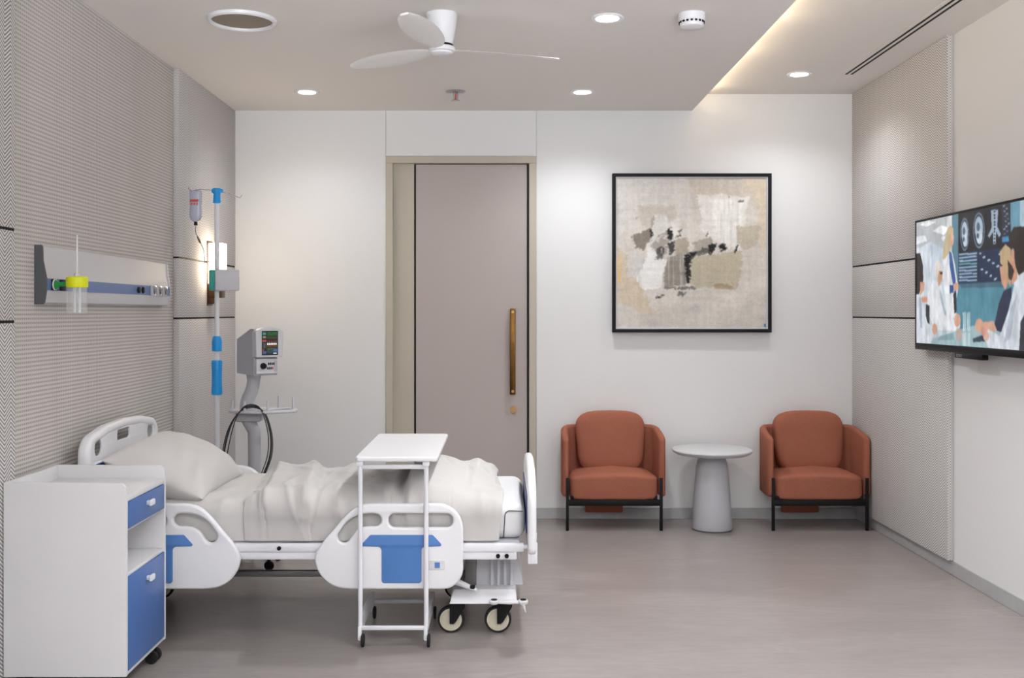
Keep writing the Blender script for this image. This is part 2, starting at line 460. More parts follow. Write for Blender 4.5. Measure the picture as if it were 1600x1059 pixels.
r = thing('sprinkler', 'chrome fire sprinkler with a red glass bulb under the ceiling', 'sprinkler', (-0.281, 6.16, ZLO))
SP = (-0.281, 6.16, ZLO)
MB().lathe([(0, -0.001), (0.062, -0.001), (0.064, -0.006), (0.05, -0.014), (0.02, -0.016), (0, -0.016)], SP).build('rose', M['chrome'], r)
b = MB(); b.cyl((SP[0] - .012, SP[1], ZLO - .014), (SP[0] - .009, SP[1], ZLO - .055), .0035, seg=8); b.cyl((SP[0] + .012, SP[1], ZLO - .014), (SP[0] + .009, SP[1], ZLO - .055), .0035, seg=8)
b.build('yoke', M['chrome'], r)
MB().cyl((SP[0], SP[1], ZLO - .014), (SP[0], SP[1], ZLO - .052), .0045, seg=10).build('glass_bulb', M['red'], r)
MB().lathe([(0, -.052), (.026, -.055), (.028, -.058), (0, -.06)], SP).build('deflector', M['chrome'], r)

SD = (0.843, 4.56, ZLO)
r = thing('smoke_detector', 'white round smoke detector with dark side slots', 'smoke detector', SD)
MB().lathe([(0, 0), (.06, 0), (.061, -.026), (.057, -.034), (.054, -.036), (.054, -.041), (.05, -.056), (.044, -.06), (0, -.061)], SD, 48).build('housing', M['white'], r)
for k in range(18):
    a = 2 * PI * k / 18
    T = Matrix.Translation(SD) @ Matrix.Rotation(a, 4, 'Z')
    MB().box((.0525, -.005, -.043), (.057, .005, -.035), mat=T).build('slot', M['black'], r)

r = thing('air_slot_vent', 'long two-slot linear air vent in the raised ceiling', 'air vent', (2.085, 4.6, ZHI))
MB().box((2.04, 2.4, ZHI - .004), (2.13, 6.19, ZHI - 0.0005), .001, 1).build('flange', M['ceiling'], r)
for x in (2.07, 2.103):
    MB().box((x - .0065, 2.44, ZHI - .0055), (x + .0065, 6.17, ZHI - .0035)).build('slot', M['black'], r)

# ceiling fan
FX, FY = -0.27, 4.56
r = thing('ceiling_fan', 'white three-blade ceiling fan with a tapered housing', 'ceiling fan', (FX, FY, ZLO))
MB().lathe([(0, 0), (.07, 0), (.071, -.004), (.066, -.05), (.055, -.11), (.049, -.138), (0, -.138)], (FX, FY, ZLO), 48).build('motor_housing', M['white'], r)
MB().lathe([(0, -.136), (.05, -.136), (.05, -.149), (0, -.149)], (FX, FY, ZLO), 40).build('collar', M['black'], r)
MB().lathe([(0, -.148), (.058, -.148), (.06, -.152), (.058, -.166), (.048, -.170), (.046, -.176), (.034, -.182), (0, -.183)], (FX, FY, ZLO), 48).build('hub', M['white'], r)
for a in (143.3, 18.4, 258.0):
    n_ = 40; top = []; bot = []
    out = MB(); rows = []
    for i in range(n_ + 1):
        s = i / n_; x = .035 + .52 * s
        hw = .068 * math.sqrt(max(0.0, 1 - ((s - .52) / .5) ** 2)) if abs(s - .52) < .5 else 0.0
        hw = max(hw, .002 if s > .9 else .022 * (1 - s))
        rows.append([(x, y * hw, (0.0045 if up else -0.0045) * (1 - abs(y) ** 6)) for up, y in [(1, -1), (1, -.8), (1, -.4), (1, 0), (1, .4), (1, .8), (1, 1), (0, .8), (0, .4), (0, 0), (0, -.4), (0, -.8)]])
    T = Matrix.Translation((FX, FY, ZLO - .157)) @ Matrix.Rotation(math.radians(a), 4, 'Z') @ Matrix.Rotation(math.radians(11), 4, 'X')
    out.grid([[T @ Vector(p) for p in rw] for rw in rows], close_v=True, caps=True)
    out.build('blade', M['blade'], r)

# ================================================================== WALL THINGS
# ---- numpy painter
rng = np.random.default_rng(5)
def vnoise(ny, nx, fy, fx):
    g = rng.random((fy + 2, fx + 2)); yy = np.linspace(0, fy, ny); xx = np.linspace(0, fx, nx)
    yi = yy.astype(int); xi = xx.astype(int); ty = (yy - yi)[:, None]; tx = (xx - xi)[None, :]
    ty = ty * ty * (3 - 2 * ty); tx = tx * tx * (3 - 2 * tx)
    a = g[yi][:, xi]; b_ = g[yi][:, xi + 1]; c_ = g[yi + 1][:, xi]; d = g[yi + 1][:, xi + 1]
    return (a * (1 - tx) + b_ * tx) * (1 - ty) + (c_ * (1 - tx) + d * tx) * ty
def fbm(ny, nx, fy, fx, o=4):
    r_ = np.zeros((ny, nx)); amp = 1; tot = 0
    for k in range(o):
        r_ += amp * vnoise(ny, nx, fy * 2 ** k, fx * 2 ** k); tot += amp; amp *= .55
    return r_ / tot
def inpoly(U, V, poly):
    ins = np.zeros(U.shape, bool); n = len(poly)
    for i in range(n):
        x1, y1_ = poly[i]; x2, y2 = poly[(i + 1) % n]
        if y1_ == y2: continue
        cond = ((y1_ > V) != (y2 > V)) & (U < (x2 - x1) * (V - y1_) / (y2 - y1_) + x1)
        ins ^= cond
    return ins
def color_grid(name, img, fn, mat, parent):
    """flat grid mesh coloured by img[row from top, column]; fn(u, v) -> 3-D point"""
    ny, nx = img.shape[:2]
    u = np.linspace(0, 1, nx); v = np.linspace(0, 1, ny)
    U, V = np.meshgrid(u, v); co = fn(U, V).reshape(-1, 3)
    idx = np.arange(ny * nx).reshape(ny, nx)
    f_ = np.stack([idx[:-1, :-1], idx[1:, :-1], idx[1:, 1:], idx[:-1, 1:]], -1).reshape(-1, 4)
    me = bpy.data.meshes.new(name); me.from_pydata(co.tolist(), [], f_.tolist())
    ca = me.color_attributes.new('Col', 'FLOAT_COLOR', 'POINT')
    s = np.clip(img, 0, 255) / 255.0
    l = np.where(s <= .04045, s / 12.92, ((s + .055) / 1.055) ** 2.4)
    rgba = np.concatenate([l.reshape(-1, 3), np.ones((ny * nx, 1))], 1).astype(np.float32)
    ca.data.foreach_set('color', rgba.ravel())
    return link_mesh(name, me, mat, parent, False)

# ---- abstract painting
def paint_canvas():
    n = 300
    V, U = np.meshgrid(np.linspace(95, 970, n), np.linspace(92, 965, n), indexing='ij')
    base = fbm(n, n, 5, 4); img = np.zeros((n, n, 3))
    img[:] = (208, 202, 195); img += (base[..., None] - .5) * 40
    sv = fbm(n, n, 3, 46, 3); sh = fbm(n, n, 46, 4, 3); sp = fbm(n, n, 40, 40, 3); w1 = fbm(n, n, 9, 9, 4); w2 = fbm(n, n, 9, 9, 4)
    fine = fbm(n, n, 110, 110, 2)
    def patch(poly, colr, alpha=.8, warp=40, streak=None, cut=.0, jit=10):
        jf = (fine - .5) * 24; Uw = U + (w1 - .5) * warp * 2 + (sp - .5) * jit + jf; Vw = V + (w2 - .5) * warp * 2 + (sp - .5) * jit - jf
        m = inpoly(Uw, Vw, poly).astype(float)
        # soften
        for _ in range(2):
            m = (m + np.roll(m, 1, 0) + np.roll(m, -1, 0) + np.roll(m, 1, 1) + np.roll(m, -1, 1)) / 5
        if streak is not None: m = m * np.clip((streak - cut) * 4, 0, 1)
        m = (m * alpha)[..., None]
        img[:] = img * (1 - m) + np.array(colr) * m
    patch([(500, 90), (970, 90), (970, 300), (850, 230), (560, 210)], (200, 190, 176), .8, 30)
    patch([(840, 90), (970, 90), (970, 560), (930, 520), (930, 250)], (216, 198, 172), .55, 40)
    patch([(90, 100), (500, 95), (540, 330), (430, 420), (250, 250), (100, 480)], (212, 208, 203), .75, 40)
    patch([(220, 260), (420, 240), (440, 330), (330, 390), (230, 350)], (194, 184, 172), .6, 40)
    patch([(90, 480), (130, 520), (230, 740), (330, 880), (90, 830)], (206, 188, 162), .7, 40)
    patch([(90, 540), (112, 560), (108, 720), (90, 720)], (226, 186, 118), .7, 14)
    patch([(140, 550), (230, 560), (230, 680), (150, 680)], (210, 208, 208), .7, 30)
    patch([(560, 200), (860, 190), (850, 330), (800, 520), (660, 470), (600, 400)], (226, 223, 219), .9, 30)
    patch([(640, 220), (830, 230), (800, 520), (690, 500)], (238, 236, 233), .85, 24, sv, .3)
    patch([(790, 370), (930, 370), (920, 470), (840, 510), (780, 470)], (186, 176, 156), .8, 24)
    patch([(500, 560), (820, 520), (830, 640), (790, 740), (560, 730), (500, 700)], (188, 179, 158), .95, 18)
    patch([(640, 720), (780, 710), (770, 755), (660, 750)], (150, 126, 96), .6, 20, sh, .3)
    patch([(180, 430), (300, 380), (300, 440), (250, 520), (200, 500)], (122, 112, 102), .85, 14, sv, .15)
    patch([(300, 320), (370, 310), (400, 480), (350, 590), (290, 500)], (150, 144, 138), .8, 14, sp, .25)
    patch([(380, 560), (500, 520), (490, 720), (370, 740)], (136, 130, 122), .85, 14, sv, .2)
    patch([(420, 460), (500, 430), (520, 520), (440, 560)], (166, 154, 140), .8, 14)
    patch([(530, 470), (640, 440), (660, 520), (560, 540)], (168, 160, 150), .9, 14)
    patch([(320, 310), (370, 310), (470, 380), (420, 470), (380, 400), (330, 440), (290, 500)], (228, 226, 222), .75, 16, sv, .2)
    patch([(280, 500), (380, 580), (350, 745), (250, 750), (205, 700), (240, 610)], (232, 231, 229), .95, 12, sv, .05)
    patch([(460, 660), (500, 670), (500, 640), (440, 640)], (120, 112, 104), .4, 12)
    K = (26, 26, 28)
    for poly, a in (([(288, 390), (304, 386), (306, 430), (292, 440)], .85), ([(384, 400), (410, 385), (420, 440), (404, 460), (386, 440)], .9),
                    ([(392, 470), (424, 470), (428, 520), (396, 545)], .75), ([(330, 500), (376, 500), (350, 570), (318, 570)], .55),
                    ([(490, 540), (560, 530), (524, 570), (516, 710), (494, 712)], .95), ([(496, 530), (640, 500), (640, 530), (520, 560)], .5),
                    ([(625, 490), (676, 476), (664, 520), (632, 548)], .9), ([(688, 490), (726, 478), (730, 520), (694, 524)], .95),
                    ([(782, 490), (800, 484), (796, 518), (778, 545)], .95), ([(612, 430), (628, 400), (624, 440)], .8),
                    ([(742, 200), (754, 194), (756, 206), (744, 208)], .9), ([(800, 225), (824, 224), (824, 234), (806, 236)], .7),
                    ([(320, 785), (366, 770), (360, 786), (326, 800)], .9), ([(366, 735), (560, 730), (560, 745), (372, 750)], .5),
                    ([(440, 765), (496, 765), (480, 788), (450, 784)], .5), ([(454, 400), (470, 390), (468, 436), (430, 440), (460, 420)], .6)):
        patch(poly, K, a, 7, sp, .12, 16)
    patch([(190, 330), (226, 316), (222, 326), (196, 334)], (150, 142, 134), .6, 6)
    patch([(470, 880), (560, 830), (560, 890), (520, 870), (476, 884)], (180, 176, 172), .6, 18, sp, .3)
    img += ((sv + sh) / 2 - .5)[..., None] * 26 + (sp - .5)[..., None] * 14 + (fine - .5)[..., None] * 16
    return img
PX0, PX1, PZ0, PZ1 = 0.7215, 1.764, 1.228, 2.270
r = thing('framed_painting', 'large square abstract painting in beige, white and black in a slim black frame', 'painting', ((PX0 + PX1) / 2, BACK, PZ0))
o = plate('frame', [rect(PX0, PZ0, PX1, PZ1, .001), rect(PX0 + .021, PZ0 + .021, PX1 - .021, PZ1 - .021, .001)], .042, .001, M['black'], r, XZ, (0, BACK - .023, 0), 1)
o = plate('inner_fillet', [rect(PX0 + .021, PZ0 + .021, PX1 - .021, PZ1 - .021, 0.0005), rect(PX0 + .031, PZ0 + .031, PX1 - .031, PZ1 - .031, 0.0005)], .02, .0005, M['light_grey'], r, XZ, (0, BACK - .022, 0), 1)
cx0, cx1, cz0, cz1 = PX0 + .031, PX1 - .031, PZ0 + .031, PZ1 - .031
cv = color_grid('canvas', paint_canvas(), lambda U, V: np.stack([cx0 + U * (cx1 - cx0), np.full(U.shape, BACK - .026), cz1 - V * (cz1 - cz0)], -1), m_attr('painted_canvas', 0, .6), r)
MB().box((cx1 - .016, BACK - .028, cz0 + .006), (cx1 - .004, BACK - .0255, cz0 + .026)).build('sticker', M['inlay'], r)

# ---- television
TX, TY0, TY1, TZ0, TZ1 = 2.25, 5.58, 4.34, 1.161, 1.858
def tv_image():
    ny, nx = 190, 330
    u = np.linspace(0, 1, nx); v = np.linspace(0, 1, ny)
    sy0, sy1, sz0, sz1 = TY0 - .012, TY1 + .012, TZ0 + .034, TZ1 - .012
    Uu, Vv = np.meshgrid(u, v)
    D = sy0 + Uu * (sy1 - sy0); Z = sz1 + Vv * (sz0 - sz1)
    px = 785 + TX * 1600 / D; py = 487 - (Z - CAMZ) * 1600 / D
    X = (px - 1420) / .2643; Y = (py - 290) / .2643        # measured layout of the broadcast picture
    img = np.zeros((ny, nx, 3)); img[:] = (196, 206, 214)
    n1 = fbm(ny, nx, 12, 16, 4)
    def P(poly, c_, a=1.0):
        m = inpoly(X, Y, poly)[..., None] * a
        img[:] = img * (1 - m) + np.array(c_) * m
    def E(cx, cy, rx, ry, c_, a=1.0):
        m = ((((X - cx) / rx) ** 2 + ((Y - cy) / ry) ** 2) < 1)[..., None] * a
        img[:] = img * (1 - m) + np.array(c_) * m
    P([(30, 200), (300, 150), (300, 330), (200, 380), (30, 360)], (188, 192, 196))
    P([(60, 232), (110, 206), (160, 214), (105, 242)], (246, 248, 250)); P([(140, 268), (190, 234), (236, 250), (205, 292)], (246, 248, 250))
    P([(40, 300), (95, 294), (106, 326), (40, 350)], (240, 243, 246)); P([(195, 300), (215, 300), (205, 330), (190, 315)], (240, 243, 246))
    P([(40, 380), (130, 330), (130, 640), (40, 660)], (210, 218, 228)); P([(130, 330), (210, 380), (210, 640), (130, 640)], (196, 208, 222))
    P([(225, 178), (258, 170), (258, 240), (225, 250)], (214, 216, 218))
    P([(255, 165), (720, 40), (720, 960), (280, 900), (255, 400)], (92, 132, 152)); P([(280, 590), (720, 560), (720, 960), (280, 880)], (84, 140, 160))
    P([(600, 98), (655, 84), (655, 300), (600, 300)], (104, 150, 172)); P([(655, 60), (720, 40), (720, 300), (655, 280)], (172, 196, 208))
    P([(292, 163), (598, 94), (604, 560), (292, 578)], (28, 30, 38)); P([(292, 578), (604, 560), (560, 600), (310, 604)], (70, 108, 126))
    # scans on the display
    for cx, cy, rx, ry in ((329, 288, 26, 97), (413, 264, 34, 106)):
        E(cx, cy, rx, ry, (120, 140, 160)); E(cx, cy, rx * .86, ry * .9, (40, 52, 66)); E(cx, cy - 12, rx * .72, ry * .66, (176, 194, 210)); E(cx + 3, cy + ry * .35, rx * .55, ry * .42, (198, 212, 224)); E(cx - 4, cy - ry * .2, rx * .3, ry * .25, (84, 104, 122)); E(cx - rx * .2, cy + ry * .3, rx * .2, ry * .15, (60, 76, 92))
    P([(484, 145), (528, 140), (522, 240), (545, 290), (530, 305), (515, 270), (512, 345), (498, 345), (496, 275), (475, 310), (465, 295), (488, 250)], (158, 178, 198)); P([(500, 150), (512, 148), (508, 340), (502, 340)], (34, 44, 56))
    for k in range(9): P([(500, 160 + k * 20), (513, 158 + k * 20), (513, 166 + k * 20), (500, 168 + k * 20)], (200, 214, 226))
    P([(292, 398), (406, 384), (406, 574), (292, 580)], (34, 58, 88))
    for k in range(9):
        y_ = 404 + k * 19; P([(296, y_), (402, y_ - 10 + k), (402, y_ - 2 + k), (296, y_ + 9)], (186, 206, 226) if k != 3 else (120, 190, 180), .95)
    P([(410, 384), (546, 366), (546, 566), (410, 574)], (30, 48, 78))
    for k in range(24):
        a_ = 416 + (k * 53) % 120; b_ = 396 + (k * 37) % 165; P([(a_, b_), (a_ + 11, b_ - 1), (a_ + 11, b_ + 7), (a_, b_ + 8)], (200, 212, 226), .9)
    P([(548, 108), (596, 98), (596, 330), (548, 345)], (40, 46, 60)); P([(550, 305), (592, 296), (592, 328), (550, 336)], (70, 140, 190))
    for k in range(12):
        a_ = 554 + (k * 17) % 30; b_ = 118 + k * 15; P([(a_, b_), (a_ + 12, b_ - 2), (a_ + 12, b_ + 5), (a_, b_ + 7)], (170, 186, 204), .9)
    # glass table
    P([(30, 955), (140, 905), (300, 850), (400, 822), (600, 880), (720, 1010), (400, 990)], (158, 186, 192)); P([(180, 890), (260, 870), (270, 910), (170, 915)], (110, 140, 150), .6)
    # standing woman in a white coat
    P([(222, 370), (206, 420), (200, 560), (216, 660), (222, 800), (282, 770), (276, 700), (290, 610), (275, 480), (256, 395)], (226, 228, 232))
    P([(236, 380), (252, 400), (276, 560), (284, 740), (272, 750), (262, 600), (240, 470)], (60, 96, 160)); P([(262, 640), (280, 630), (280, 750), (268, 755)], (36, 36, 44))
    P([(228, 252), (244, 236), (262, 250), (262, 320), (250, 350), (236, 400), (206, 440), (196, 430), (212, 330)], (196, 176, 140)); P([(250, 275), (266, 300), (264, 340), (248, 372), (240, 350)], (222, 180, 156))
    P([(208, 600), (250, 590), (260, 630), (215, 640)], (236, 238, 240)); P([(240, 588), (262, 586), (262, 632), (242, 636)], (46, 84, 150)); P([(262, 580), (290, 570), (292, 612), (264, 628)], (214, 164, 138))
    # grey-haired seated man
    P([(138, 560), (112, 640), (112, 750), (150, 850), (296, 856), (304, 820), (220, 760), (192, 640), (184, 560)], (224, 227, 232)); P([(180, 600), (192, 640), (220, 760), (210, 770), (184, 660)], (170, 178, 190))
    E(173, 500, 24, 62, (222, 216, 208)); P([(176, 500), (198, 510), (196, 560), (176, 600), (168, 560)], (208, 160, 134)); P([(182, 510), (198, 508), (197, 522), (184, 526)], (60, 50, 50))
    E(286, 795, 19, 40, (216, 166, 142)); E(296, 880, 20, 40, (196, 160, 146), .7)
    # woman at the left edge
    P([(100, 700), (122, 710), (122, 830), (100, 830)], (46, 48, 56)); P([(74, 660), (110, 660), (106, 690), (76, 690)], (214, 150, 120))
    P([(30, 640), (70, 660), (92, 740), (110, 810), (160, 850), (130, 930), (30, 950)], (216, 222, 230)); P([(60, 660), (72, 662), (80, 840), (66, 840)], (166, 176, 192))
    P([(30, 400), (66, 400), (82, 470), (84, 560), (60, 640), (30, 640)], (40, 32, 32)); P([(66, 570), (92, 570), (88, 620), (66, 650)], (206, 152, 126)); E(152, 848, 14, 34, (212, 160, 136))
    # glasses of water
    for gx in (318, 343): P([(gx, 750), (gx + 20, 745), (gx + 18, 860), (gx + 3, 862)], (186, 212, 220), .75); P([(gx, 750), (gx + 3, 750), (gx + 5, 860), (gx + 2, 860)], (236, 242, 246))
    P([(312, 870), (362, 868), (360, 950), (316, 950)], (206, 222, 226), .55)
    # blonde woman in navy
    P([(560, 620), (606, 600), (600, 900), (555, 870), (500, 850), (530, 700)], (38, 46, 72)); P([(534, 480), (560, 470), (590, 560), (570, 616), (548, 580)], (206, 156, 130)); P([(536, 390), (570, 346), (600, 370), (600, 600), (580, 560), (560, 480), (540, 460)], (190, 164, 128))
    P([(388, 830), (400, 790), (420, 784), (440, 806), (500, 800), (520, 856), (440, 872), (400, 862)], (212, 164, 140)); P([(376, 905), (440, 880), (450, 920), (380, 925)], (52, 66, 84))
    # bearded man in white on the right
    P([(610, 500), (700, 470), (700, 990), (640, 985), (470, 965), (444, 880), (470, 848), (536, 890), (590, 730), (620, 590)], (212, 218, 226)); P([(660, 800), (720, 700), (720, 1000), (650, 985)], (50, 54, 62)); P([(600, 720), (640, 640), (600, 900), (560, 930)], (168, 178, 192), .8)
    P([(606, 380), (640, 400), (640, 550), (608, 590), (590, 500)], (202, 150, 124)); P([(588, 300), (620, 244), (700, 240), (720, 480), (648, 530), (628, 470), (620, 390), (596, 370)], (44, 36, 34)); P([(584, 440), (606, 470), (622, 500), (606, 560), (588, 550)], (58, 44, 40)); E(614, 410, 10, 40, (208, 158, 132))
    E(456, 888, 18, 30, (214, 176, 156)); E(440, 860, 16, 30, (210, 150, 140))
    for ax in (0, 1): img = (2 * img + np.roll(img, 1, ax) + np.roll(img, -1, ax)) / 4
    fold = fbm(ny, nx, 9, 46, 3) - .5; lum = img.mean(-1, keepdims=True)
    img *= 1 + fold[..., None] * np.where(lum > 200, .34, .2); img *= .97
    img += (n1 - .5)[..., None] * 22
    return img, (sy0, sy1, sz0, sz1)
img, (sy0, sy1, sz0, sz1) = tv_image()
tv = thing('television', 'wall-mounted flat television showing doctors at a meeting', 'television', (XR, (TY0 + TY1) / 2, TZ0))
plate('bezel', [rect(TY1, TZ0, TY0, TZ1, .004), rect(TY1 + .012, TZ0 + .034, TY0 - .012, TZ1 - .012, .001)], .022, .001, M['black_gloss'], tv, YZ, (TX + .009, 0, 0), 1)
color_grid('screen', img, lambda U, V: np.stack([np.full(U.shape, TX + .001), sy0 + U * (sy1 - sy0), sz1 + V * (sz0 - sz1)], -1), m_attr('lit_screen', .62, .25), tv)
MB().box((TX + .004, TY1 + .01, TZ0 + .01), (TX + .04, TY0 - .01, TZ1 - .01), .008).build('back_housing', M['black'], tv)
MB().box((TX + .035, 4.75, 1.35), (XR - .002, 5.2, 1.7)).build('wall_bracket', M['black'], tv)
# sensor bar below the bezel
sb = MB().box((TX - .004, 4.80, TZ0 - .026), (TX + .03, 5.09, TZ0 + .002), .004).build('sensor_bar', M['black_gloss'], tv)
sb['label'] = 'dark sensor bar with small maker lettering'
tc = bpy.data.curves.new('lettering', 'FONT'); tc.body = 'SONY'; tc.size = .022; tc.extrude = .0005; tc.space_character = 1.15
tmp = bpy.data.objects.new('tmp', tc); COL.objects.link(tmp)
me = bpy.data.meshes.new_from_object(tmp.evaluated_get(bpy.context.evaluated_depsgraph_get())); bpy.data.objects.remove(tmp)
me.materials.clear()
me.transform(Matrix.Translation((TX - .0048, 5.065, TZ0 - .021)) @ Matrix(((0, 0, -1, 0), (-1, 0, 0, 0), (0, 1, 0, 0), (0, 0, 0, 1))))
link_mesh('lettering', me, M['chrome'], sb, False)

# ---- bed head medical rail
HY0, HY1 = 3.927, 5.39
r = thing('bedhead_rail', 'silver and blue medical supply rail on the wall above the bed', 'medical rail', (XL, (HY0 + HY1) / 2, 1.39))
prof = [(0, 1.395), (.030, 1.395), (.036, 1.40), (.043, 1.443), (.043, 1.446), (.043, 1.492), (.043, 1.495), (.030, 1.56), (.028, 1.612), (.024, 1.617), (0, 1.617)]
def rail_piece(pr, ya, yb, name, mat):
    MB().prism([(XL + a, z) for a, z in pr], lambda p, d: (p[0], d, p[1]), ya, yb).build(name, mat, r, True, 25)
rail_piece(prof, HY0 + .004, HY1 - .004, 'rail_body', M['headrail'])
rail_piece([(.040, 1.4455), (.0450, 1.4455), (.0450, 1.4915), (.040, 1.4915)], HY0 + .004, HY1 - .004, 'blue_band', M['railblue'])
capp = [(0, 1.392), (.034, 1.392), (.040, 1.40), (.047, 1.445), (.047, 1.494), (.034, 1.56), (.032, 1.614), (.027, 1.62), (0, 1.62)]
rail_piece(capp, HY0 - .004, HY0 + .004, 'end_cap', M['dark_grey']); rail_piece(capp, HY1 - .004, HY1 + .002, 'end_cap', M['headrail'])
FXR = XL + .045
for yc in (3.995, 4.07):
    MB().box((FXR, yc - .026, 1.4465), (FXR + .004, yc + .026, 1.4905), .002).build('gas_outlet', M['black'], r)
for yc in (4.92, 4.98):
    s = MB().lathe([(0, .007), (.014, .007), (.016, 0), (0, 0)], mat=Matrix.Translation((FXR, yc, 1.468)) @ Matrix.Rotation(PI / 2, 4, 'Y') , seg=20).build('power_socket', M['black'], r)
    MB().cyl((FXR + .007, yc, 1.468), (FXR + .009, yc, 1.468), .006, seg=14).build('socket_core', M['bronze'], s)
for k in range(3):
    yc = 5.125 + k * .085
    MB().box((FXR, yc - .038, 1.4425), (FXR + .006, yc + .038, 1.494), .002).build('clear_socket', M['socket_clear'], r)
    t_ = MB(); t_.cyl((FXR + .006, yc - .012, 1.49), (FXR + .008, yc, 1.452), .0025, seg=8); t_.cyl((FXR + .006, yc + .02, 1.49), (FXR + .008, yc + .004, 1.452), .0025, seg=8)
    t_.build('socket_slit', M['mid_metal'], r)
# ---- oxygen humidifier plugged in the rail
OX, OY, OZ = -1.655, 3.985, 1.478
r = thing('oxygen_humidifier', 'oxygen humidifier with yellow cap, clear jar and green connector plugged into the medical rail', 'oxygen humidifier', (FXR, OY, OZ))
T = Matrix.Translation((FXR + .004, OY + .004, 1.4685)) @ Matrix.Rotation(PI / 2, 4, 'Y')
g_ = MB().lathe([(0, .016), (.010, .016), (.014, .010), (.019, .006), (.0195, 0), (0, 0)], mat=T, seg=28)
g_.cyl((FXR + .01, OY + .003, 1.4685), (OX - .03, OY, OZ - .006), .0085, seg=16)
g_.build('connector', M['green'], r)
MB().lathe([(.0195, .001), (.0215, .001), (.0215, .006), (.0195, .006), (.0195, .001)], mat=T, seg=28).build('connector_ring', M['white'], r)
MB().lathe([(0, .022), (.036, .022), (.040, .018), (.041, -.014), (.039, -.020), (0, -.020)], (OX, OY, OZ), 40).build('cap', M['yellow'], r)
MB().lathe([(0, .034), (.013, .034), (.013, .022), (0, .022)], (OX, OY, OZ), 8).build('nut', M['light_grey'], r)
MB().cyl((OX, OY, OZ + .034), (OX, OY, OZ + .184), .0035, .003, seg=12).build('flow_tube', M['white'], r)
MB().lathe([(.0375, -.018), (.0375, -.12), (.036, -.122), (0, -.122), (0, -.119), (.0355, -.119), (.0355, -.018), (.0375, -.018)], (OX, OY, OZ), 40).build('jar', M['jar'], r)
d_ = MB(); d_.cyl((OX - .009, OY, OZ - .02), (OX - .009, OY, OZ - .118), .0052, seg=12); d_.cyl((OX + .009, OY, OZ - .02), (OX + .009, OY, OZ - .118), .0052, seg=12)
d_.build('dip_tube', M['white'], r)

# ---- wall sconce
SY = 6.10
r = thing('wall_sconce', 'glowing rectangular wall lamp on a bronze bracket behind the drip stand', 'wall lamp', (XLP, SY, 1.5))
MB().box((XLP, SY - .004, 1.40), (XLP + .006, SY + .10, 1.785), .001, 1).build('back_plate', M['bronze'], r)
MB().box((XLP + .012, SY, 1.53), (XLP + .094, SY + .085, 1.772), .003).build('glass_shade', M['sconce'], r)
b = MB(); b.box((XLP, SY - .002, 1.497), (XLP + .100, SY + .09, 1.53), .002); b.box((XLP, SY, 1.447), (XLP + .085, SY + .088, 1.497), .002); b.box((XLP, SY + .002, 1.41), (XLP + .04, SY + .085, 1.447), .002)
b.build('stepped_bracket', M['bronze'], r)

# ================================================================== BED
BN, BF = 4.22, 5.05          # near / far faces of the frame
bed = thing('hospital_bed', 'white hospital bed with blue panels on castors, head at the ribbed wall', 'bed', (-0.8, 4.62, 0))
# headboard
HX = -1.70
hout = fillet([(4.145, .36, .05), (4.995, .36, .05), (4.995, .845, .085), (4.78, .880, .4), (4.57, .888, .6), (4.36, .880, .4), (4.145, .845, .085)], 10)
hin = fillet([(4.195, .745, .03), (4.945, .745, .03), (4.945, .812, .05), (4.77, .842, .4), (4.57, .850, .6), (4.37, .842, .4), (4.195, .812, .05)], 8)
hb_ = plate('headboard', [hout, hin], .05, .018, M['white'], bed, YZ, (HX, 0, 0), 4)
hpan = [(4.18, .73), (4.96, .73)] + [(4.57 + .39 * math.cos(PI * t / 24), .815 + .045 * math.sin(PI * t / 24) ** .6) for t in range(0, 25)]
hsl = [fillet([(4.225, .765, .03), (4.30, .765, .03), (4.30, .838, .03), (4.225, .820, .03)]), rect(4.475, .800, 4.625, .846, .015), fillet([(4.855, .765, .03), (4.93, .765, .03), (4.93, .820, .03), (4.855, .838, .03)])]
plate('grip_panel', [hpan] + hsl, .010, .003, M['white'], hb_, YZ, (HX + .013, 0, 0), 2)
plate('headboard_inlay', [rect(4.20, .45, 4.94, .735, .03)], .006, .002, M['navy'], hb_, YZ, (HX + .0265, 0, 0), 2)
# footboard
FXB = .121
fl = [fillet([(4.155, .37, .03), (4.995, .37, .03), (4.995, .64, .10), (4.80, .705, .3), (4.575, .722, .5), (4.35, .705, .3), (4.155, .64, .10)], 10),
      rect(4.42, .62, 4.73, .66, .02)]
fb = plate('footboard', fl, .036, .015, M['white'], bed, YZ, (FXB, 0, 0), 4)
plate('footboard_inlay', [rect(4.24, .44, 4.91, .60, .03)], .006, .002, M['navy'], fb, YZ, (FXB - .0195, 0, 0), 2)
for y in (4.17, 4.95): MB().box((FXB - .018, y, .335), (FXB + .022, y + .03, .42), .004).build('footboard_bracket', M['white_metal'], fb)
# mattress
mt = MB().box((-1.665, 4.262, .415), (.095, 5.028, .563), .045, 5).build('mattress', M['mattress'], bed)
pp = []
for a in fillet([(.0955, .535, 0), (.015, .535, .02), (.008, .425, 0)], 6): pp.append((a[0] - .003, 4.2605, a[1]))
pp[0] = (.085, 4.262, .533)
MB().sweep(pp, .0022, 8).build('corner_piping', M['dark_grey'], mt)
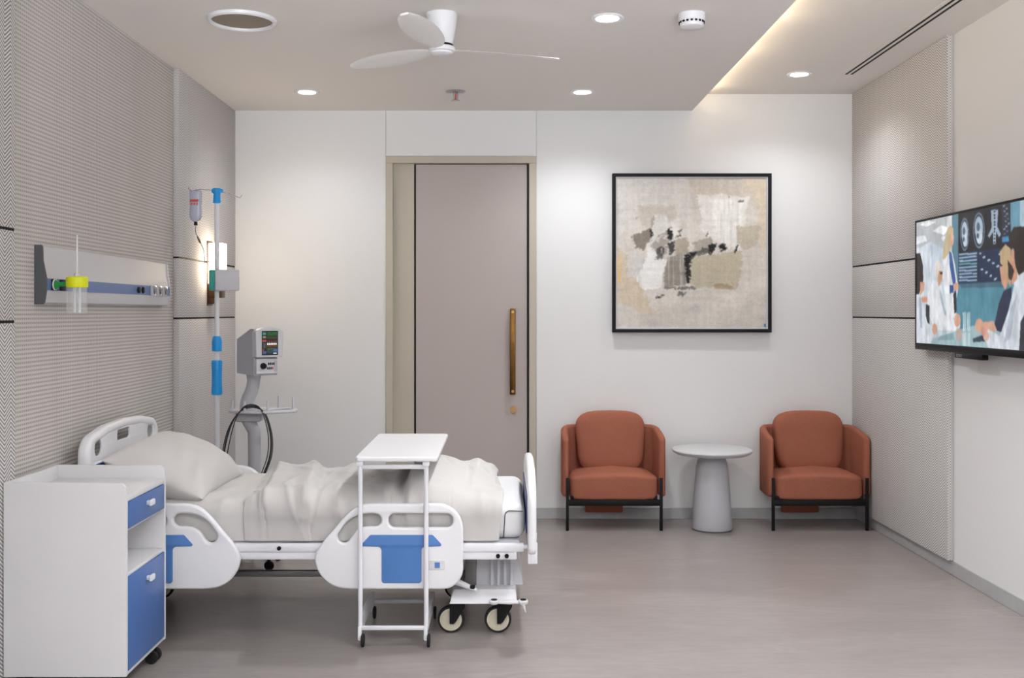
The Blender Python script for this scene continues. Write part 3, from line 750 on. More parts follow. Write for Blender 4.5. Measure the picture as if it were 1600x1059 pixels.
# frame
fm = MB()
for y in (BN + .012, BF - .012):
    fm.box((-1.62, y - .012, .372), (.09, y + .012, .408), .006)
    fm.box((-1.60, y - .006, .340), (.06, y + .012, .372), .004)
    fm.sweep([(.08, y, .39), (.105, y, .392), (.122, y, .40), (.13, y, .42), (.132, y, .45)], .012, 12)
for x in (-1.5, -1.1, -.7, -.3, .02): fm.box((x - .025, BN + .012, .345), (x + .025, BF - .012, .40), .004)
fm.build('bed_frame', M['white_metal'], bed)
MB().box((-1.62, BN + .03, .402), (.07, BF - .03, .414)).build('mattress_platform', M['light_grey'], bed)
for x, z in ((-.92, .389), (-.018, .357), (.018, .357)):
    MB().cyl((x, BN - .006, z), (x, BN + .004, z), .0085, seg=18).build('bolt', M['black'], bed)
# side rails: outline measured on the foot-end guard; the head-end one is its mirror image
RS = 379.6
def gx(px): return (px - 493) / RS
def gz(py): return CAMZ - (py - 487) / RS
def smooth_loop(P_, n=5):
    out = []; m = len(P_)
    P_ = [Vector(p) for p in P_]
    for i in range(m - 1):
        p0 = P_[max(i - 1, 0)]; p1 = P_[i]; p2 = P_[i + 1]; p3 = P_[min(i + 2, m - 1)]
        for k in range(n):
            t = k / n
            out.append(tuple(0.5 * ((2 * p1) + (-p0 + p2) * t + (2 * p0 - 5 * p1 + 4 * p2 - p3) * t * t + (-p0 + 3 * p1 - 3 * p2 + p3) * t ** 3)))
    out.append(tuple(P_[-1])); return out
def stroke_loop(P_, hw):
    c_ = [Vector(p) for p in smooth_loop(P_, 5)]; n = len(c_); l_, r_ = [], []
    for i in range(n):
        t = (c_[min(i + 1, n - 1)] - c_[max(i - 1, 0)]).normalized(); nn = Vector((-t.y, t.x))
        l_.append(c_[i] + nn * hw); r_.append(c_[i] - nn * hw)
    def cap(c0, d):
        a0 = math.atan2(d.y, d.x)
        return [c0 + Vector((math.cos(a0 - PI * k / 8), math.sin(a0 - PI * k / 8))) * hw for k in range(1, 8)]
    out = l_ + cap(c_[-1], l_[-1] - c_[-1]) + r_[::-1] + cap(c_[0], r_[0] - c_[0])
    return [tuple(v) for v in out]
def guard_loops():
    left = smooth_loop([(gx(a), gz(b)) for a, b in ((550, 918), (528, 915), (510, 905), (498, 889), (493.5, 873), (496, 860), (505, 846), (522, 826), (538, 807), (555, 792), (572, 786), (592, 785))], 5)
    right = fillet([(gx(630), gz(785), 0), (gx(724), gz(785), .105), (gx(724), gz(918), .085), (gx(630), gz(918), 0)], 12)
    rr = [p for p in right if p[0] > gx(640)]
    o_ = left + rr
    s1 = fillet([(gx(608), gz(800.5), .026), (gx(708), gz(800.5), .026), (gx(708), gz(822), .026), (gx(608), gz(822), .026)], 8)
    s2 = stroke_loop([(gx(539), gz(836)), (gx(549), gz(822)), (gx(562), gz(813)), (gx(576), gz(810.5)), (gx(587), gz(810.5))], 10 / RS)
    return [o_, s1, s2]
def tee(): return fillet([(gx(564), gz(850.5), .006), (gx(580), gz(833), .01), (gx(677), gz(833), .01), (gx(693), gz(850.5), .006), (gx(659.5), gz(851.5), .016), (gx(659.5), gz(908), .012), (gx(597.5), gz(908), .012), (gx(597.5), gz(851.5), .016)], 6)
def mirror(lp): return [(-a, b) for a, b in lp][::-1]
XB_, XA_ = (493 - 785) / RS, (378 - 785) / RS
for yy, dz in ((4.200, 0.0), (5.072, .026)):
    f_ = -1 if yy < 4.6 else 1
    for x0, mir in ((XA_, True), (XB_, False)):
        lp = guard_loops(); te = tee()
        if mir: lp = [mirror(l) for l in lp]; te = mirror(te)
        g = plate('side_rail', lp, .028, .010, M['white'], bed, XZ, (x0, yy, dz), 4)
        plate('blue_inlay', [te], .004, .001, M['inlay'], g, XZ, (x0, yy + f_ * .0145, dz), 1)
        if f_ < 0 and not mir:
            cp = plate('control_plate', [rect(gx(671), gz(887), gx(696), gz(872), .004)], .004, .001, M['white_lam'], g, XZ, (x0, yy - .0145, 0), 1)
        MB().box((x0 + (-.42 if mir else .16), min(yy, yy - f_ * .03), .35), (x0 + (-.36 if mir else .22), max(yy, yy - f_ * .03), .40), .004).build('rail_hinge', M['grey_plastic'], g)
        if f_ < 0 and not mir:
            MB().box((x0 + gx(680), yy - .0185, gz(884)), (x0 + gx(688), yy - .0160, gz(875.5))).build('control_button', M['inlay'], g)
# undercarriage
bs = MB()
for y in (4.46, 4.84): bs.box((-1.52, y - .015, .212), (-.10, y + .015, .238), .004)
bs.box((-1.66, 4.36, .14), (-1.50, 4.90, .235), .006)
bs.build('base_beam', M['mid_metal'], bed)
def loft(lo, hi):  # two quads -> frustum
    b_ = MB(); b_.grid([lo, hi], close_v=True, caps=True); return b_
loft([(-.222, 4.30, .137), (.062, 4.30, .137), (.062, 4.95, .137), (-.222, 4.95, .137)], [(-.205, 4.345, .186), (.055, 4.345, .186), (.055, 4.905, .186), (-.205, 4.905, .186)]).build('castor_cover', M['white'], bed, True, 20)
cv_ = loft([(-.115, 4.42, .186), (.09, 4.42, .186), (.09, 4.82, .186), (-.115, 4.82, .186)], [(-.108, 4.40, .338), (.058, 4.40, .338), (.058, 4.84, .338), (-.108, 4.84, .338)])
for k in range(4):
    x = -.05 + k * .028; cv_.prism([(x, .187), (x + .012, .187), (x + .009, .337), (x + .001, .337)], lambda p, d: (p[0], d, p[1]), 4.395, 4.42)
cv_.build('column_cover', M['light_grey'], bed, True, 20)
MB().box((-.16, 4.40, .186), (-.112, 4.80, .345), .004).build('lift_actuator', M['mid_metal'], bed)
# brake pedals
pd = MB(); pd.sweep([(-.215, 4.30, .24), (-.11, 4.30, .196)], [.016, .008], 10)
pl_ = pd.build('foot_lever', M['white'], bed); MB().ellipsoid((-.125, 4.286, .212), (.011, .006, .009), .7, .7, 10, 16).build('lever_knob', M['black'], pl_)
pb = MB(); pb.sweep([(-.03, 4.285, .148), (.03, 4.28, .150), (.10, 4.285, .148)], [.006, .010, .006], 10)
for x in (-.035, .087): pb.lathe([(0, .009), (.019, .009), (.022, .004), (.019, -.006), (0, -.006)], (x, 4.283, .150), 24)
pb.sweep([(.085, 4.283, .145), (.098, 4.283, .105)], [.010, .001], 8)
pb_ = pb.build('brake_pedal', M['white'], bed)
for x in (-.035, .087): MB().lathe([(0, .011), (.013, .011), (.013, .008), (0, .008)], (x, 4.283, .150), 20).build('pedal_pad', M['black'], pb_)
# castors
def castor(x, y, rad, side):
    c_ = MB()
    c_.prism([(x - .004, .142), (x + .062, .142), (x + .060, .115), (x + .022, .052), (x + .012, .044), (x - .004, .044)], lambda p, d: (p[0], d, p[1]), y + side * .022, y + side * .032)
    c_.box((x - .002, y - .03, .118), (x + .05, y + .03, .142), .004)
    o_ = c_.build('castor', M['black'], bed)
    TM = Matrix.Translation((x, y, rad)) @ Matrix.Rotation(PI / 2, 4, 'X')
    MB().lathe([(rad * .82, -.015), (rad * .95, -.015), (rad, -.008), (rad, .008), (rad * .95, .015), (rad * .82, .015), (rad * .82, -.015)], mat=TM, seg=48).build('tyre', M['rubber'], o_)
    MB().lathe([(0, -.012), (rad * .60, -.012), (rad * .62, -.014), (rad * .66, -.014), (rad * .68, -.016), (rad * .82, -.015), (rad * .82, .015), (rad * .68, .016), (rad * .66, .014), (0, .012)], mat=TM, seg=48).build('wheel', M['hub'], o_)
for y, sd in ((4.36, -1), (4.88, 1)):
    for x in (-.219, -.019, -1.62): castor(x, y, .057, sd)

# ---------------------------------------------------------------- bedding
def cross(w):
    """cross-section of the bedding over the mattress: w=0 at the near top edge; returns (y, z, normal)"""
    r_ = .05; yn, yf, zt = 4.250, 5.045, .570
    q = r_ * PI / 2
    if w < -q: return yn, zt - r_ + (w + q), Vector((0, -1, 0))
    if w < 0:
        a = -w / r_; return yn + r_ - r_ * math.sin(a), zt - r_ + r_ * math.cos(a), Vector((0, -math.sin(a), math.cos(a)))
    L = (yf - yn) - 2 * r_
    if w < L: return yn + r_ + w, zt, Vector((0, 0, 1))
    if w < L + q:
        a = (w - L) / r_; return yf - r_ + r_ * math.sin(a), zt - r_ + r_ * math.cos(a), Vector((0, math.sin(a), math.cos(a)))
    return yf, zt - r_ - (w - L - q), Vector((0, 1, 0))
def seg_d(px, py, a, b):
    ax, ay = a; bx, by = b; dx, dy = bx - ax, by - ay
    t = ((px - ax) * dx + (py - ay) * dy) / (dx * dx + dy * dy); tc_ = max(0, min(1, t))
    qx, qy = ax + dx * tc_, ay + dy * tc_
    s = (px - ax) * dy - (py - ay) * dx
    return math.hypot(px - qx, py - qy), tc_, (1 if s > 0 else -1)
def folds(x, w, L):
    d = 0.0
    for a, b, amp, s1, s2 in L:
        r_, t, sd = seg_d(x, w, a, b)
        d += amp * (math.sin(PI * min(1, max(0, .12 + .8 * t))) ** .6) * math.exp(-(r_ / (s1 if sd > 0 else s2)) ** 1.45)
    return d
def drape(name, xl, xr, wmin, wmax, nx, nw, disp, thick, mat):
    rows = []
    for i in range(nw + 1):
        w = wmin + (wmax - wmin) * i / nw; row = []
        for j in range(nx + 1):
            u = j / nx; a, b = xl(w), xr(w); x = a + (b - a) * u
            y, z, n = cross(w); d = disp(x, w, u)
            if w < .03:
                f_ = max(0.0, min(1.0, (w + .13) / .16)); f_ = .22 + .78 * f_ * f_ * (3 - 2 * f_); d = .006 + (d - .006) * f_
            p = Vector((x, y, z)) + n * d
            if w < -.05: p.y = max(p.y, 4.222)
            row.append(p)
        rows.append(row)
    b_ = MB().grid(rows)
    o_ = b_.build(name, mat, None, True, 180)
    sm = o_.modifiers.new('thickness', 'SOLIDIFY'); sm.thickness = thick; sm.offset = 1.0
    ss = o_.modifiers.new('smooth', 'SUBSURF'); ss.levels = 1; ss.render_levels = 1
    return o_
# bottom sheet near the pillow
def sheet_d(x, w, u):
    return .004 + .006 * noise.noise(Vector((x * 5, w * 4, 3.1))) + folds(x, w, [((-1.30, -.10), (-1.18, .3), .012, .03, .05), ((-1.10, .45), (-1.02, .1), .018, .04, .03), ((-1.18, -.14), (-1.15, .05), .012, .02, .03), ((-1.22, .5), (-1.05, .62), .02, .05, .03)])
o = drape('bed_sheet', lambda w: -1.60, lambda w: -.86, -.186, .80, 70, 80, sheet_d, .003, M['linen'])
tag(o, 'thin white sheet tucked over the mattress beside the pillow', 'sheet')
BL = [((-.985, -.04), (-1.08, .74), .040, .10, .014, 1.3), ((-.995, -.20), (-.985, .06), .010, .06, .012, 1.5),
      ((-.80, -.10), (-.91, .74), .048, .026, .075, 1.4), ((-.83, -.20), (-.79, .02), .010, .02, .05, 1.5),
      ((-.775, -.10), (-.60, .42), .034, .075, .026, 1.4), ((-.70, .25), (-.72, .74), .030, .035, .06, 1.5),
      ((-.66, -.06), (-.47, .40), .026, .07, .025, 1.4), ((-.58, .35), (-.55, .74), .022, .05, .03, 1.5),
      ((-.465, .0), (-.44, .68), .040, .018, .040, 1.3), ((-.385, -.10), (-.40, .66), .050, .09, .013, 1.4),
      ((-.31, -.05), (-.27, .66), .098, .12, .10, 2.0), ((-.215, .02), (-.165, .50), .022, .03, .06, 1.5), ((-.105, .16), (-.115, .74), .066, .05, .055, 1.8), ((-.04, .30), (-.045, .74), .030, .018, .04, 1.5),
      ((-.23, -.18), (-.20, .02), .010, .05, .02, 1.5), ((-.07, -.18), (-.09, .10), .012, .03, .03, 1.5), ((-.66, -.19), (-.70, -.02), .010, .03, .02, 1.5)]
def duvet_d(x, w, u):
    d = .014 + .010 * noise.fractal(Vector((x * 3.0, w * 2.6, 7.7)), 1.0, 2.0, 2)
    for a, b, amp, s1, s2, ex in BL:
        wob = .012 * noise.noise(Vector((w * 6, a[0] * 9, 2.0)))
        r_, t, sd = seg_d(x + wob, w, a, b)
        d += amp * (math.sin(PI * min(1, max(0, .10 + .8 * t))) ** .6) * math.exp(-(r_ / (s1 if sd > 0 else s2)) ** ex)
    q1 = 1 - abs(noise.noise(Vector((x * 5.5 + w * 2.5, w * 2.2 - x * 1.2, 4.3)))); q2 = 1 - abs(noise.noise(Vector((x * 4 - w * 3.5, w * 3 + x * 2, 8.9))))
    calm = 1.0 if x < -.42 else .35
    d += calm * (.014 * q1 ** 7 + .012 * q2 ** 8) + .003 * noise.noise(Vector((x * 14 + w * 5, w * 9 - x * 4, 1.3)))
    e = min(u, 1 - u); d *= min(1, .45 + e / .05)
    return max(.008, d)
o = drape('blanket', lambda w: -1.055 + .012 * math.sin(w * 9) - .085 * (w + .18), lambda w: -.010 + .016 * math.sin(w * 7 + 1) - .02 * (w > .3) * (w - .3), -.184, .845, 230, 160, duvet_d, .009, M['duvet'])
tag(o, 'rumpled white blanket covering the lower half of the bed', 'blanket')
# pillow
def pillow():
    n = 46; top = []
    A, B, Hh = .225, .345, .125
    tilt = Matrix.Translation((-1.452, 4.585, .668)) @ Matrix.Rotation(math.radians(21), 4, 'Y')
    def pt(u, v, sg):
        pr = (max(0, 1 - abs(u) ** 3.2) ** .62) * (max(0, 1 - abs(v) ** 3.0) ** .62)
        x = A * u * (1 - .07 * (1 - v * v)); y = B * v * (1 - .05 * (1 - u * u))
        z = sg * Hh * pr
        if sg > 0:
            e = max(abs(u), abs(v))
            wr = .010 * noise.noise(Vector((u * 3.2 + 9, v * 3.0, 2.2))) + .012 * math.sin(9 * v + 3 * u) * max(0, u - .15) * max(0, -v + .2) * min(1, (1 - e) * 6)
            wr += .016 * math.exp(-((u - .55 + .5 * (v + .55)) / .10) ** 2) * math.exp(-((v + .62) / .25) ** 2)
            z += wr * min(1, (1 - e) * 5)
        p = tilt @ Vector((x, y, z)); p.z = max(p.z, .572 + (.002 if sg > 0 else 0)); p.x = max(p.x, HX + .032 if p.z > .3 else p.x)
        return p
    b_ = MB()
    us = [math.sin(PI / 2 * (-1 + 2 * i / n)) for i in range(n + 1)]
    for sg in (1, -1): b_.grid([[pt(u, v, sg) for v in us] for u in us])
    bmesh.ops.remove_doubles(b_.bm, verts=b_.bm.verts, dist=.0006)
    o_ = b_.build('pillow', M['linen'], None, True, 180)
    return tag(o_, 'plump white pillow leaning on the headboard', 'pillow')
pillow()

# ================================================================== OVERBED TABLE
ot = thing('overbed_table', 'narrow white wheeled table standing astride the bed', 'overbed table', (-.44, 4.36, 0))
X0, X1 = -.578, -.31
plate('table_top', [rect(-.597, 4.14, -.262, 4.94, .018)], .02, .006, M['white'], ot, XY, (0, 0, .766), 3)
for x in (X0, X1):
    lg = MB(); lg.cyl((x, 4.165, .085), (x, 4.165, .745), .0095, seg=16); lg.box((x - .014, 4.145, .738), (x + .014, 4.19, .757), .004)
    lg.box((x - .013, 4.155, .745), (x + .013, 4.80, .757), .003)
    lg.build('leg', M['white_metal'], ot)
    MB().prism([(4.165, .068), (4.165, .125), (4.545, .122), (4.562, .118), (4.562, .075), (4.545, .068)], lambda p, d: (d, p[0], p[1]), x - .008, x + .008).build('base_rail', M['white_metal'], ot)
MB().box((X0, 4.157, .724), (X1, 4.173, .742), .004).build('upper_bar', M['white_metal'], ot)
MB().box((X0, 4.157, .070), (X1, 4.173, .087), .004).build('lower_bar', M['white_metal'], ot)
MB().box((X0, 4.545, .068), (X1, 4.560, .086), .004).build('rear_bar', M['white_metal'], ot)
for x in (X0, X1):
    for y in (4.165, 4.552):
        cs = MB().box((x - .010, y - .012, .028), (x + .006, y + .012, .088), .006)
        co_ = cs.build('castor', M['white'], ot)
        MB().lathe([(0, -.006), (.024, -.006), (.027, -.003), (.027, .003), (.024, .006), (0, .006)], mat=Matrix.Translation((x + .010, y, .027)) @ Matrix.Rotation(PI / 2, 4, 'Y'), seg=28).build('wheel', M['rubber'], co_)

# ================================================================== BEDSIDE CABINET
CX0, CX1, CY0, CY1, CZ0, CZ1 = -1.757, -1.324, 3.604, 4.03, .077, .762
cab = thing('bedside_cabinet', 'white bedside cabinet with blue drawer and blue door on castors', 'cabinet', ((CX0 + CX1) / 2, (CY0 + CY1) / 2, 0))
def sidepanel(y, t):
    lp = fillet([(CX0, CZ0, .002), (CX1, CZ0, .004), (CX1, CZ1 - .002, .03), (CX0, CZ1, .002)], 8)
    return plate('side_panel', [lp], t, .002, M['white_lam'], cab, XZ, (0, y, 0), 2)
sidepanel(CY0 + .0085, .017); sidepanel(CY1 - .0085, .017)
MB().box((CX0, CY0 + .017, CZ0), (CX0 + .016, CY1 - .017, CZ1), .002).build('back_panel', M['white_lam'], cab)
MB().box((CX0 + .016, CY0 + .017, .690), (CX1 - .004, CY1 - .017, .712), .002).build('top_tray', M['white_lam'], cab)
b = MB(); b.box((CX0 + .016, CY0 + .017, .425), (CX1 - .004, CY1 - .017, .437), .001); b.box((CX0 + .016, CY0 + .017, .578), (CX1 - .02, CY1 - .017, .588), .001)
b.build('shelf', M['white_lam'], cab)
MB().box((CX0 + .016, CY0 + .017, CZ0), (CX1 - .004, CY1 - .017, CZ0 + .014), .001).build('bottom_panel', M['white_lam'], cab)
def pull(zc, parent):
    yc = (CY0 + CY1) / 2 + .002
    b_ = MB(); b_.box((CX1 - .002, yc - .010, zc - .008), (CX1 + .016, yc + .010, zc + .008), .003); b_.box((CX1 + .012, yc - .022, zc - .010), (CX1 + .024, yc + .022, zc + .013), .005)
    b_.build('knob', M['white'], parent)
d1 = MB().box((CX1 - .20, CY0 + .020, .595), (CX1 + .001, CY1 - .020, .688), .002).build('drawer', M['blue'], cab); pull(.652, d1)
d2 = MB().box((CX1 - .018, CY0 + .020, .092), (CX1 + .001, CY1 - .020, .424), .002).build('door', M['blue'], cab); pull(.372, d2)
for x in (CX0 + .05, CX1 - .045):
    for y in (CY0 + .05, CY1 - .045):
        b = MB(); b.box((x - .018, y - .018, .06), (x + .018, y + .018, .077)); b.box((x - .010, y - .012, .03), (x + .012, y + .012, .062), .004)
        c_ = b.build('castor', M['black'], cab)
        for s in (-1, 1):
            MB().lathe([(0, -.007), (.023, -.007), (.026, -.004), (.026, .004), (.023, .007), (0, .007)], mat=Matrix.Translation((x + .01, y + s * .020, .026)) @ Matrix.Rotation(PI / 2, 4, 'X'), seg=24).build('wheel', M['rubber'], c_)

# ================================================================== IV STAND
IX, IY = -1.561, 5.60
r = thing('drip_stand', 'white drip stand with cyan head and grips behind the bed', 'drip stand', (IX, IY, 0))
MB().cyl((IX, IY, .12), (IX, IY, .95), .0145, seg=20).cyl((IX, IY, .90), (IX, IY, 1.99), .0125, seg=20).build('pole', M['white_metal'], r)
MB().lathe([(0, .082), (.022, .082), (.024, .078), (.024, .060), (.018, .050), (.020, .020), (.022, 0), (0, 0)], (IX, IY, 1.955), 28).box((IX - .028, IY - .014, 2.012), (IX + .034, IY + .014, 2.034), .005).build('head', M['cyan'], r)
MB().lathe([(0, .082), (.018, .082), (.024, .072), (.027, .05), (.026, 0), (0, 0)], (IX, IY, 1.148), 28).build('clamp_collar', M['cyan'], r)
MB().lathe([(0, .188), (.026, .188), (.029, .18), (.027, .12), (.027, .06), (.030, .012), (.028, 0), (0, 0)], (IX, IY, .910), 28).build('grip', M['cyan'], r)
def hook(pts): MB().sweep(pts, .0028, 8).build('hook', M['chrome'], r)
hook([(IX - .02, IY, 2.027), (IX - .09, IY, 2.032), (IX - .135, IY, 2.024), (IX - .150, IY, 2.030), (IX - .155, IY, 2.045)])
hook([(IX + .03, IY, 2.020), (IX + .08, IY + .02, 2.004), (IX + .105, IY + .03, 1.993), (IX + .116, IY + .034, 1.988), (IX + .128, IY + .038, 2.006)])
for k in range(5):
    a = 2 * PI * k / 5 + .3
    e = Vector((IX + .19 * math.cos(a), IY + .19 * math.sin(a), .055))
    lg = MB().sweep([(IX, IY, .13), (IX + .1 * math.cos(a), IY + .1 * math.sin(a), .10), e], [.016, .014, .010], 12).build('leg', M['white_metal'], r)
    MB().lathe([(0, -.008), (.024, -.008), (.026, 0), (.024, .008), (0, .008)], mat=Matrix.Translation((e.x, e.y, .026)) @ Matrix.Rotation(a + PI / 2, 4, 'Z') @ Matrix.Rotation(PI / 2, 4, 'X'), seg=20).box((e.x - .006, e.y - .006, .03), (e.x + .006, e.y + .006, .06)).build('castor', M['rubber'], lg)
# bottle hanging from the left hook
BX = -1.677
r = thing('infusion_bottle', 'clear saline bottle with red print hanging from the left hook of the drip stand', 'infusion bottle', (BX, IY, 1.85))
def bottle_rows():
    rows = []
    for z, s in ((2.0235, .0), (2.0235, .86), (2.021, .97), (2.016, 1), (1.95, 1), (1.945, .95), (1.93, .97), (1.90, 1), (1.882, .97), (1.868, .82), (1.858, .5), (1.853, .3), (1.85, .0)):
        rows.append([(BX + .033 * s * math.copysign(abs(math.cos(t)) ** .75, math.cos(t)), IY + .020 * s * math.copysign(abs(math.sin(t)) ** .75, math.sin(t)), z) for t in [2 * PI * k / 36 for k in range(36)]])
    return rows
bo = MB().grid(bottle_rows(), close_v=True).build('bottle', M['bag'], r)
b = MB()
b.box((BX - .024, IY - .0225, 1.967), (BX + .022, IY - .0205, 1.975))
for k in range(5): b.box((BX - .024 + k * .0092, IY - .0225, 1.961), (BX - .018 + k * .0092, IY - .0205, 1.968))
for k in range(3):
    x = BX - .021 + k * .015
    b.box((x, IY - .0225, 1.945), (x + .010, IY - .0205, 1.948)); b.box((x, IY - .0225, 1.952), (x + .010, IY - .0205, 1.955)); b.box((x + .003, IY - .0225, 1.945), (x + .006, IY - .0205, 1.957))
b.build('red_print', M['red'], bo, False)
MB().cyl((BX, IY, 1.836), (BX, IY, 1.858), .010, .0085, 18).build('stopper', M['black'], r)
MB().sweep([(BX, IY - .002, 2.02), (BX - .004, IY, 2.03), (BX + .006, IY, 2.036), (BX + .01, IY, 2.022)], .002, 8).build('hanger', M['light_grey'], r)
tp = [Vector(p) for p in [(BX, IY, 1.838), (BX + .002, IY - .01, 1.80), (BX + .018, IY - .03, 1.772), (BX + .038, IY - .04, 1.735), (BX + .057, IY - .05, 1.70), (BX + .064, IY - .055, 1.66), (BX + .068, IY - .06, 1.63), (BX + .09, IY - .06, 1.636), (BX + .115, IY - .06, 1.615), (BX + .108, IY - .055, 1.598)]]
def smooth_path(p, n=6):
    out = []
    for i in range(len(p) - 1):
        p0 = p[max(i - 1, 0)]; p1 = p[i]; p2 = p[i + 1]; p3 = p[min(i + 2, len(p) - 1)]
        for k in range(n):
            t = k / n
            out.append(0.5 * ((2 * p1) + (-p0 + p2) * t + (2 * p0 - 5 * p1 + 4 * p2 - p3) * t * t + (-p0 + 3 * p1 - 3 * p2 + p3) * t ** 3))
    out.append(p[-1]); return out
tb = MB().sweep(smooth_path(tp), .0022, 8).build('drip_tube', M['tube'], r)
MB().sweep([tp[2], tp[2].lerp(tp[3], .5), tp[3]], [.004, .0065, .004], 12).build('drip_chamber', M['drip'], tb)
# infusion pump clamped on the pole
r = thing('infusion_pump', 'white and teal infusion pump clamped on the drip stand pole', 'infusion pump', (IX + .06, IY - .06, 1.48))
T = Matrix.Translation((IX - .003, IY - .075, 1.535)) @ Matrix.Rotation(math.radians(20), 4, 'Z')
MB().box((0.012, .0, -.058), (.142, .075, .058), .008, 3, T).build('pump_case', M['light_grey'], r)
MB().box((-.014, .004, -.056), (.012, .071, .055), .004, 2, T).build('pump_side', M['teal'], r)
MB().box((IX - .02, IY - .03, 1.50), (IX + .03, IY - .0125, 1.57), .004).build('pole_clamp', M['light_grey'], r)

# ================================================================== PATIENT MONITOR
MX, MY = -1.335, 5.50
mon = thing('patient_monitor', 'grey patient monitor with small colour screen on a wheeled pole stand', 'patient monitor', (MX, MY, 0))
RT = Matrix.Translation((MX + .03, MY, 0)) @ Matrix.Rotation(math.radians(40), 4, 'Z')
# local frame: x across the front, -y towards the front
b = MB()
b.prism([(.0, 1.025), (.20, 1.032), (.20, 1.215), (.04, 1.272), (.0, 1.272)], lambda p, d: RT @ Vector((d, p[0] - .085, p[1])), -.075, .060)
b.build('monitor_body', M['grey_plastic'], mon, True, 30)
lp = fillet([(-.078, 1.122, .008), (.078, 1.122, .008), (.080, 1.262, .016), (.03, 1.282, .1), (-.03, 1.282, .1), (-.080, 1.262, .016)], 6)
hd_ = plate('monitor_head', [lp], .05, .006, M['light_grey'], mon, RT @ Matrix.Translation((0, -.095, 0)) @ XZ, (0, 0, 0), 3)
def scr_img():
    n, m_ = 60, 40
    im = np.zeros((n, m_, 3)); im[:] = (26, 30, 30)
    nz = rng.random((n, m_))
    bands = [(3, 12, (40, 92, 50)), (14, 20, (70, 66, 40)), (24, 29, (92, 44, 40)), (34, 40, (96, 66, 36)), (42, 47, (72, 84, 48)), (48, 55, (52, 70, 92))]
    for a, b__, c_ in bands: im[a:b__, 12:38] = np.array(c_) * (.45 + .55 * (nz[a:b__, 12:38, None] > .45))
    im[4:10, 3:10] = (60, 130, 110); im[13:18, 3:10] = (120, 120, 110); im[22:27, 2:11] = (150, 60, 66); im[44:52, 2:6] = (120, 40, 44); im[50:56, 3:11] = (60, 80, 130); im[30:42, 4:10] = (58, 74, 66)
    im[45:51, 28:38] = (60, 84, 140); im[54:56, 28:36] = (220, 230, 220)
    for k in range(6):
        c0 = 13 + k * 4
        im[31:34, c0:c0 + 3] = (236, 240, 236); im[29:31, c0 + 1:c0 + 2] = (220, 226, 220)
    return im
def sfn(U, V):
    P_ = np.stack([-.047 + U * .094, np.full(U.shape, -.1215), 1.262 - V * .128 + 0], -1).reshape(-1, 3)
    R3 = np.array(RT.to_3x3()); return (P_ @ R3.T + np.array(RT.translation)).reshape(U.shape + (3,))
color_grid('screen', scr_img(), sfn, m_attr('monitor_screen', .9, .3), hd_)
cp_ = plate('control_panel', [rect(-.068, 1.034, .058, 1.116, .006)], .03, .004, M['light_grey'], mon, RT @ Matrix.Translation((0, -.088, 0)) @ XZ, (0, 0, 0), 2)
MB().lathe([(0, .014), (.014, .014), (.017, .002), (.017, 0), (0, 0)], mat=RT @ Matrix.Translation((-.030, -.103, 1.077)) @ Matrix.Rotation(PI / 2, 4, 'X'), seg=24).build('knob', M['black'], cp_)
for k in range(4):
    MB().box((-.002 + k * .010, -.105, 1.081), (.004 + k * .010, -.1025, 1.094), mat=RT).build('button', M['black'], cp_)
    MB().box((-.008 + k * .010, -.105, 1.058), (-.002 + k * .010, -.1025, 1.070), mat=RT).build('button', M['black'] if k < 3 else M['red'], cp_)
MB().box((.034, -.1045, 1.045), (.052, -.1025, 1.105), mat=RT).build('slot_cover', M['grey_plastic'], cp_)
# stand
pth = smooth_path([Vector((MX + a, MY, z)) for a, z in ((.0, 1.03), (-.002, .985), (-.012, .94), (-.034, .89), (-.042, .84), (-.036, .79), (-.008, .74), (.003, .69), (.003, .4), (.003, .10))], 5)
MB().sweep(pth, [.042 - .008 * min(1, i / 4) for i in range(len(pth))], 20).build('pole', M['grey_plastic'], mon)
TZ_ = .835; tx, ty = MX + .055, MY - .02
lpo = [(tx + .185 * math.cos(2 * PI * k / 48), ty + .12 * math.sin(2 * PI * k / 48)) for k in range(48)]
lpi = [(tx + .09 + .06 * math.cos(2 * PI * k / 32), ty + .0 + .07 * math.sin(2 * PI * k / 32)) for k in range(32)]
tr = plate('tray', [lpo, lpi], .016, .006, M['light_grey'], mon, XY, (0, 0, TZ_), 3)
for a, b_, h_ in ((-.165, .0, .05), (-.075, -.10, .05), (.065, .09, .065), (.045, -.09, .055), (.16, .0, .065)):
    MB().cyl((tx + a, ty + b_, TZ_ + .006), (tx + a, ty + b_, TZ_ + .006 + h_), .0075, .0065, 14).build('peg', M['light_grey'], tr)
MB().box((MX - .085, MY - .06, TZ_ - .058), (MX + .05, MY + .04, TZ_ - .007), .01).build('tray_bracket', M['grey_plastic'], mon)
for k in range(4):
    a = PI / 4 + PI / 2 * k; e = Vector((MX + .15 * math.cos(a), MY + .15 * math.sin(a), .06))
    lg = MB().sweep([(MX, MY, .10), e], [.026, .018], 12).build('leg', M['light_grey'], mon)
    MB().lathe([(0, -.010), (.024, -.010), (.027, 0), (.024, .010), (0, .010)], mat=Matrix.Translation((e.x, e.y, .027)) @ Matrix.Rotation(PI / 2, 4, 'X'), seg=20).box((e.x - .008, e.y - .012, .03), (e.x + .008, e.y + .012, .06)).build('castor', M['black'], lg)
